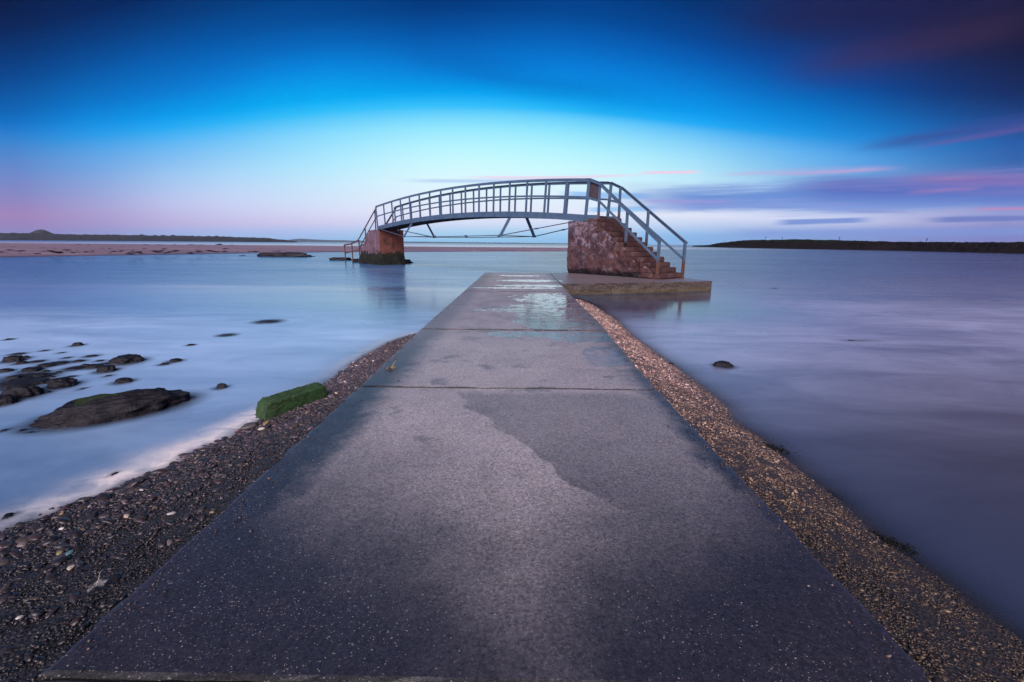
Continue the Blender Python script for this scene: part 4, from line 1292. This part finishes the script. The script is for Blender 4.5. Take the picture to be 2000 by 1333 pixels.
# rocks by the far pier and the reef off the sand bank
for (x0, x1, yb, hpx, seed, lab) in ((485, 608, 502, 8, 31, 'long flat black reef in the water off the sand bank'), (464, 482, 500.6, 1.6, 35, 'little black reef stone left of the long flat reef'), (634, 684, 509, 7, 32, 'low black rock just left of the pier railing foot'),
                                     (684, 740, 513, 9, 33, 'weedy dark rock under the stairs of the far pier'), (760, 804, 514.5, 9, 34, 'dark rock at the right foot of the far pier'), (705, 792, 517, 9, 36, 'low weedy rock ledge in front of the far pier')):
    c = P((x0 + x1) / 2, yb, WZ); r = abs(P(x1, yb, WZ)[0] - P(x0, yb, WZ)[0]) / 2; hz = hpx * c[1] / F_PX
    o = link('rock', rock_mesh(seed, r, min(r * 0.45, 1.1), hz, 4, 0.34, moss=(lambda c_: 0.35) if x0 > 680 else None, flat=0.8 if x0 > 600 else 0.0))
    o.location = (c[0], c[1] + min(r * 0.4, 0.9), WZ - 0.02)
    tag(o, lab, 'rock', 'dark rocks off the far shore')

# ------------------------------------------------------------------ shingle beds and pebbles
for side in (0, 1):
    yy = np.arange(0.3, 9.0 if side == 0 else 14.6, 0.05); uu = np.linspace(0, 1, 60)
    V = []
    for y in yy:
        a = path_edge(y)[side]; w = (min(wl(y), a - 0.05) - 0.9) if side == 0 else (max(wr(y), a + 0.05) + 0.9)
        for u in uu:
            x = a + (-0.0 if side == 0 else 0.0) + (w - a) * u
            z = float((gz_left if side == 0 else gz_right)(x, y))
            V.append((x, y, z + 0.012 * nz(x * 8, y * 8) + 0.008 * nz(x * 25, y * 25)))
    Fq = grid_faces(len(uu), len(yy))
    if side == 0: Fq = Fq[:, ::-1]
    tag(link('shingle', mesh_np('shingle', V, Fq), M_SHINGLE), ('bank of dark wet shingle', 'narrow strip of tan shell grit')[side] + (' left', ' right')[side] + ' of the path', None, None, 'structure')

ico0 = bmesh.new(); bmesh.ops.create_icosphere(ico0, subdivisions=1, radius=1)
IV0 = np.array([v.co[:] for v in ico0.verts]); IF0 = np.array([[v.index for v in f.verts] for f in ico0.faces]); ico0.free()
ico1 = bmesh.new(); bmesh.ops.create_icosphere(ico1, subdivisions=2, radius=1)
IV1 = np.array([v.co[:] for v in ico1.verts]); IF1 = np.array([[v.index for v in f.verts] for f in ico1.faces]); ico1.free()


def palette(n, pal, pr):
    idx = rng.choice(len(pal), n, p=np.array(pr) / sum(pr)); c = np.array(pal)[idx] * 0.38 * np.array([1.04, 0.92, 1.06])
    return c * rng.uniform(0.7, 1.3, (n, 1))


PAL_L = [(0.032, 0.027, 0.030), (0.060, 0.049, 0.050), (0.085, 0.07, 0.075), (0.09, 0.055, 0.05), (0.13, 0.11, 0.12), (0.30, 0.26, 0.22), (0.40, 0.30, 0.16), (0.55, 0.52, 0.50)]
PR_L = [40, 30, 12, 7, 4, 1.2, 0.8, 0.5]
PAL_R = [(0.09, 0.06, 0.05), (0.16, 0.11, 0.085), (0.24, 0.165, 0.12), (0.33, 0.24, 0.17), (0.045, 0.035, 0.035), (0.48, 0.38, 0.27), (0.62, 0.55, 0.45), (0.18, 0.085, 0.06)]
PR_R = [18, 22, 22, 14, 14, 6, 3, 6]


def scatter(n, side, y0, y1, rfun, pal, pr, wet, gamma=1.0):
    y = y0 + (y1 - y0) * rng.random(n) ** gamma
    a = path_edge(y)[side]; w = np.minimum(wl(y), a - 0.03) if side == 0 else np.maximum(wr(y), a + 0.03)
    t = rng.random(n) * (1 + wet)
    x = a + (w - a) * t
    z = (gz_left if side == 0 else gz_right)(x, y)
    r = rfun(y, t)
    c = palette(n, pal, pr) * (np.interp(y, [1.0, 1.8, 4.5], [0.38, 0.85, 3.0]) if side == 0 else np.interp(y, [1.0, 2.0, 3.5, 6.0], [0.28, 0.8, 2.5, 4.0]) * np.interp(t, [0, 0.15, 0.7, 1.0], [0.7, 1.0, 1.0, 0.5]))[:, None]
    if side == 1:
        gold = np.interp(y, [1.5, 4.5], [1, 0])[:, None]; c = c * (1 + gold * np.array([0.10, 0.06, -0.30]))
    c = c * np.array([0.75 + 0.5 * (nz(a_ * 2.2, b_ * 2.2, 4) + 0.5) for a_, b_ in zip(x, y)])[:, None]
    return np.stack([x, y, z], -1), r, c


def pebble_field(name, pos, r, col, IV, IF, flat, mat, label):
    n = len(pos); k = len(IV)
    ang = rng.uniform(0, 2 * np.pi, n); sx_ = r * rng.uniform(0.8, 1.5, n); sy_ = r * rng.uniform(0.6, 1.0, n); sz_ = r * rng.uniform(flat * 0.7, flat * 1.4, n)
    tx, ty = rng.normal(0, 0.28, n), rng.normal(0, 0.28, n)
    B = IV[None] * (1 + rng.normal(0, 0.10, (n, k, 1)))
    B = B * np.stack([sx_, sy_, sz_], -1)[:, None]
    Bz = B[..., 2] + B[..., 0] * tx[:, None] + B[..., 1] * ty[:, None]
    ca, sa = np.cos(ang)[:, None], np.sin(ang)[:, None]
    Xw = B[..., 0] * ca - B[..., 1] * sa; Yw = B[..., 0] * sa + B[..., 1] * ca
    Vv = np.stack([Xw, Yw, Bz], -1) + (pos + np.stack([0 * r, 0 * r, sz_ * 0.35], -1))[:, None]
    Ff = IF[None] + (np.arange(n) * k)[:, None, None]
    me = mesh_np(name, Vv.reshape(-1, 3), Ff.reshape(-1, 3), {'tint': np.repeat(col, k, 0)}, smooth=True)
    return tag(link(name, me, mat), label, None, None, 'stuff')


# left: dark flat shingle, coarser towards the camera and the water
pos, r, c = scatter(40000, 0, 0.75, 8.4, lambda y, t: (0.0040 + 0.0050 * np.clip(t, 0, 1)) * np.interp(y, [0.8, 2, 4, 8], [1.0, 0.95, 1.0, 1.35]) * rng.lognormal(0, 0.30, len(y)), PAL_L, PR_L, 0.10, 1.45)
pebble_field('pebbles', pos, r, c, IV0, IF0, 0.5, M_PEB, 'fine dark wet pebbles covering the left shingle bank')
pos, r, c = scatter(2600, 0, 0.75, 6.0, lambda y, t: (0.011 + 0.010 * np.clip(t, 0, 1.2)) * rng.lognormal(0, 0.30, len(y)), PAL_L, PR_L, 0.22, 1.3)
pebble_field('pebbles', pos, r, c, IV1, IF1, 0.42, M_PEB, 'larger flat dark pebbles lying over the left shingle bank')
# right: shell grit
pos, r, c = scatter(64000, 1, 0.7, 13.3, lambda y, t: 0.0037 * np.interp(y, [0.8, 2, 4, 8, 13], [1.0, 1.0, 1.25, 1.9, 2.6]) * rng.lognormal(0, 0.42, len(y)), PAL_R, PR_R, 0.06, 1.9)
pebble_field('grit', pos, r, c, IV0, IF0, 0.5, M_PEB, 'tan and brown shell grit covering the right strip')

n = 700
y = 0.8 + 11.0 * rng.random(n) ** 1.5; sd_ = rng.random(n) < 0.5; e0, e1 = path_edge(y)
t = rng.exponential(0.045, n)
x = np.where(sd_, e0 + 0.03 + t, e1 - 0.03 - t)
pebble_field('grit', np.stack([x, y, np.full(n, 0.002)], -1), 0.0035 * rng.lognormal(0, 0.4, n), palette(n, PAL_R, PR_R) * 0.8, IV0, IF0, 0.5, M_PEB, 'crumbs of grit washed onto the margins of the path')

# bigger stones one can pick out on the left bank
peb_mats = [flat_pebble('pebble_black', (0.022, 0.02, 0.023)), flat_pebble('pebble_slate', (0.042, 0.038, 0.046)), flat_pebble('pebble_plum', (0.05, 0.034, 0.035)), flat_pebble('pebble_brown', (0.06, 0.046, 0.038))]
protos = []
for i in range(12):
    bm = bmesh.new(); bmesh.ops.create_icosphere(bm, subdivisions=3, radius=1)
    for v in bm.verts:
        d = v.co.normalized(); n = 0.22 * noise.fractal(d * 1.1 + Vector((i * 5.1, 0, 0)), 1.0, 2.0, 3)
        v.co = Vector((d.x * 1.0, d.y * 0.66, math.copysign(abs(d.z) ** 0.8, d.z) * 0.34)) * (1 + n)
    me = mesh_bm('pebble', bm, True); me.materials.append(peb_mats[i % 4]); protos.append(me)
for i in range(170):
    y = 0.95 + 2.9 * random.random() ** 1.2; a = path_edge(y)[0]; t = 0.25 + 0.85 * random.random() ** 0.75
    x = float(a + (wl(y) - a) * t); r = random.uniform(0.020, 0.036) * (0.7 + 0.5 * t)
    o = link('pebble', protos[i % 12]); o.location = (x, y, float(gz_left(np.array(x), np.array(y))) + r * 0.22)
    o.scale = (r * random.uniform(0.85, 1.2), r * random.uniform(0.8, 1.2), r * random.uniform(0.8, 1.2)); o.rotation_euler = (random.gauss(0, 0.15), random.gauss(0, 0.15), random.uniform(0, 6.3))
    tag(o, 'dark flat pebble as big as a hand on the left shingle bank', 'pebble', 'big dark pebbles on the left shingle')
SPECIAL = [(121, 1036, 9, (0.75, 0.73, 0.72), 'white oval pebble near the waterline of the left shingle'), (137, 1084, 14, (0.10, 0.22, 0.26), 'turquoise grey pebble on the left shingle bank'),
           (249, 1012, 13, (0.60, 0.44, 0.34), 'pale pinkish stone with two lobes on the left shingle bank'), (336, 1007, 13, (0.62, 0.58, 0.56), 'pale grey white stone in the middle of the left shingle'),
           (140, 1113, 16, (0.55, 0.48, 0.40), 'cream flat shell-like stone above the pale leaf'), (511, 841, 11, (0.68, 0.60, 0.54), 'pale round stone just below the green block'),
           (520, 830, 12, (0.38, 0.26, 0.14), 'tan stone touching the pale one below the green block'), (277, 960, 8, (0.70, 0.68, 0.66), 'small white pebble high on the left shingle near the waterline'),
           (40, 1210, 12, (0.66, 0.62, 0.56), 'white curved shell low on the left shingle near the picture edge'), (118, 1085, 15, (0.40, 0.34, 0.14), 'mustard pebble beside the turquoise one'),
           (488, 838, 26, (0.10, 0.085, 0.09), 'flat grey slab stone at the foot of the green block')]
for i, (px, py, w_, c_, lab) in enumerate(SPECIAL):
    c_ = tuple(v * 0.75 for v in c_)
    p = P(px, py, -0.25); 
    for _ in range(6): p = P(px, py, float(gz_left(np.array(p[0]), np.array(p[1]))))
    r = w_ * p[1] / F_PX * 0.62
    me = protos[i % 12].copy(); me.materials.clear(); me.materials.append(flat_pebble('pebble_special', c_, 0.5))
    o = link('pebble', me); o.location = (p[0], p[1], p[2] + r * 0.30 + 0.006); o.scale = (r, r, r); o.rotation_euler = (0.1, -0.1, i * 1.3)
    tag(o, lab, 'pebble')

# ------------------------------------------------------------------ seaweed clumps at the right waterline


def weed_clump(px, py, wpx, hz, seed, lab, zoff=0.0):
    rs = random.Random(seed); c = P(px, py, WZ); r = abs(P(px + wpx, py, WZ)[0] - c[0]) / 2
    bm = bmesh.new()
    dirx = Vector((0.55, -0.83, 0))
    for k_ in range(420):
        t = rs.uniform(-1, 1); w_ = rs.gauss(0, 0.33)
        b0 = Vector(c) + dirx * t * r * 1.1 + Vector((0.83, 0.55, 0)) * w_ * r * 0.55 * (1 - 0.4 * t * t); b0.z = WZ - 0.015 + zoff
        an = rs.uniform(0, 6.3); ln = rs.uniform(0.2, 0.8) * r * 0.42; up = rs.uniform(0.15, 1.0) * hz * 0.55 * (1 - 0.5 * abs(t)); wd = rs.uniform(0.025, 0.055) * r
        prev = None; dv = Vector((math.cos(an), math.sin(an), 0)); sd_ = Vector((-math.sin(an), math.cos(an), 0))
        for s_ in range(5):
            u = s_ / 4; cpt = b0 + dv * ln * u + Vector((0, 0, up * math.sin(u * 2.6))) + sd_ * wd * math.sin(u * 5 + k_) * 0.8
            ww = wd * (1 - u * 0.7)
            cur = (bm.verts.new(cpt + sd_ * ww), bm.verts.new(cpt - sd_ * ww + Vector((0, 0, ww * 0.5))), bm.verts.new(cpt - Vector((0, 0, ww * 0.5))))
            if prev:
                for q_ in range(3): bm.faces.new((prev[q_], prev[(q_ + 1) % 3], cur[(q_ + 1) % 3], cur[q_]))
            prev = cur
    tag(link('seaweed', mesh_bm('seaweed', bm), M_WEED), lab, 'seaweed', 'seaweed clumps along the right waterline')


weed_clump(1515, 876, 74, 0.05, 1, 'black seaweed clump at the waterline, farthest up the right shingle strip')
weed_clump(1573, 940, 40, 0.035, 2, 'small black seaweed tuft between the two bigger clumps')
weed_clump(1650, 968, 52, 0.02, 3, 'faint seaweed patch awash off the right shingle strip', -0.005)
weed_clump(1738, 1060, 96, 0.055, 4, 'biggest black seaweed clump, nearest the camera on the right waterline')

# ------------------------------------------------------------------ fallen leaves


def leaf(px, py, size, z, mat, lab, rot, stem_up):
    c = Vector(P(px, py, z)); root = empty('leaf', tuple(c)); root.rotation_euler.z = rot
    tag(root, lab, 'leaf')
    bm = bmesh.new(); n = 40; ringo = []
    for j in range(5):
        rr = (j + 1) / 5; row = []
        for i in range(n):
            t = i / n * 2 * math.pi
            lobes = 0.62 + 0.30 * abs(math.cos(t * 2.5)) ** 0.8 + 0.06 * math.cos(t * 15)
            x, y = math.cos(t) * rr * lobes * size, math.sin(t) * rr * lobes * size * 0.8
            row.append(bm.verts.new((x, y, 0.004 + size * (0.22 * rr * rr * math.cos(t * 2 + 0.6) ** 2 + 0.10 * rr * math.sin(t * 3)))))
        ringo.append(row)
    ctr = bm.verts.new((0, 0, 0.004))
    for i in range(n):
        bm.faces.new((ctr, ringo[0][i], ringo[0][(i + 1) % n]))
        for r0, r1 in zip(ringo, ringo[1:]): bm.faces.new((r0[i], r1[i], r1[(i + 1) % n], r0[(i + 1) % n]))
    ret = bmesh.ops.solidify(bm, geom=bm.faces[:], thickness=0.0012)
    me = mesh_bm('blade', bm, True); o = link('blade', me, mat, root)
    bm = bmesh.new(); tube(bm, [(0, 0, 0.005), (size * 0.3, size * 0.5, 0.012 + stem_up * 0.3), (size * 0.5, size * 1.0, 0.012 + stem_up * 0.8), (size * 0.8, size * 1.4, 0.01 + stem_up)], size * 0.03, 5)
    link('stem', mesh_bm('stem', bm), mat, root)


leaf(764, 720, 0.055, 0.002, M_LEAF, 'yellow fallen leaf with its stem up, lying on the left of the path', 0.2, 0.045)
leaf(189, 1146, 0.038, -0.135, M_LEAF_PALE, 'pale withered leaf lying on the dark left shingle near the path', 0.9, 0.02)

# ------------------------------------------------------------------ thin sea air
hz = bpy.data.materials.new('sea_haze'); hz.use_nodes = True; nt = hz.node_tree; nt.nodes.clear()
ho = nt.nodes.new('ShaderNodeOutputMaterial'); hv = nt.nodes.new('ShaderNodeVolumePrincipled'); nt.links.new(hv.outputs[0], ho.inputs['Volume'])
hv.inputs['Color'].default_value = (0.80, 0.87, 1.0, 1); hv.inputs['Density'].default_value = 0.00004; hv.inputs['Anisotropy'].default_value = 0.0
bm = bmesh.new(); bmesh.ops.create_cube(bm, size=1)
for v in bm.verts: v.co = Vector((v.co.x * 9200, (v.co.y + 0.5) * 5600 - 1000, (v.co.z + 0.5) * 50 - 2.4))
tag(link('haze', mesh_bm('haze', bm), hz), 'thin blue sea haze over the whole bay', None, None, 'stuff')
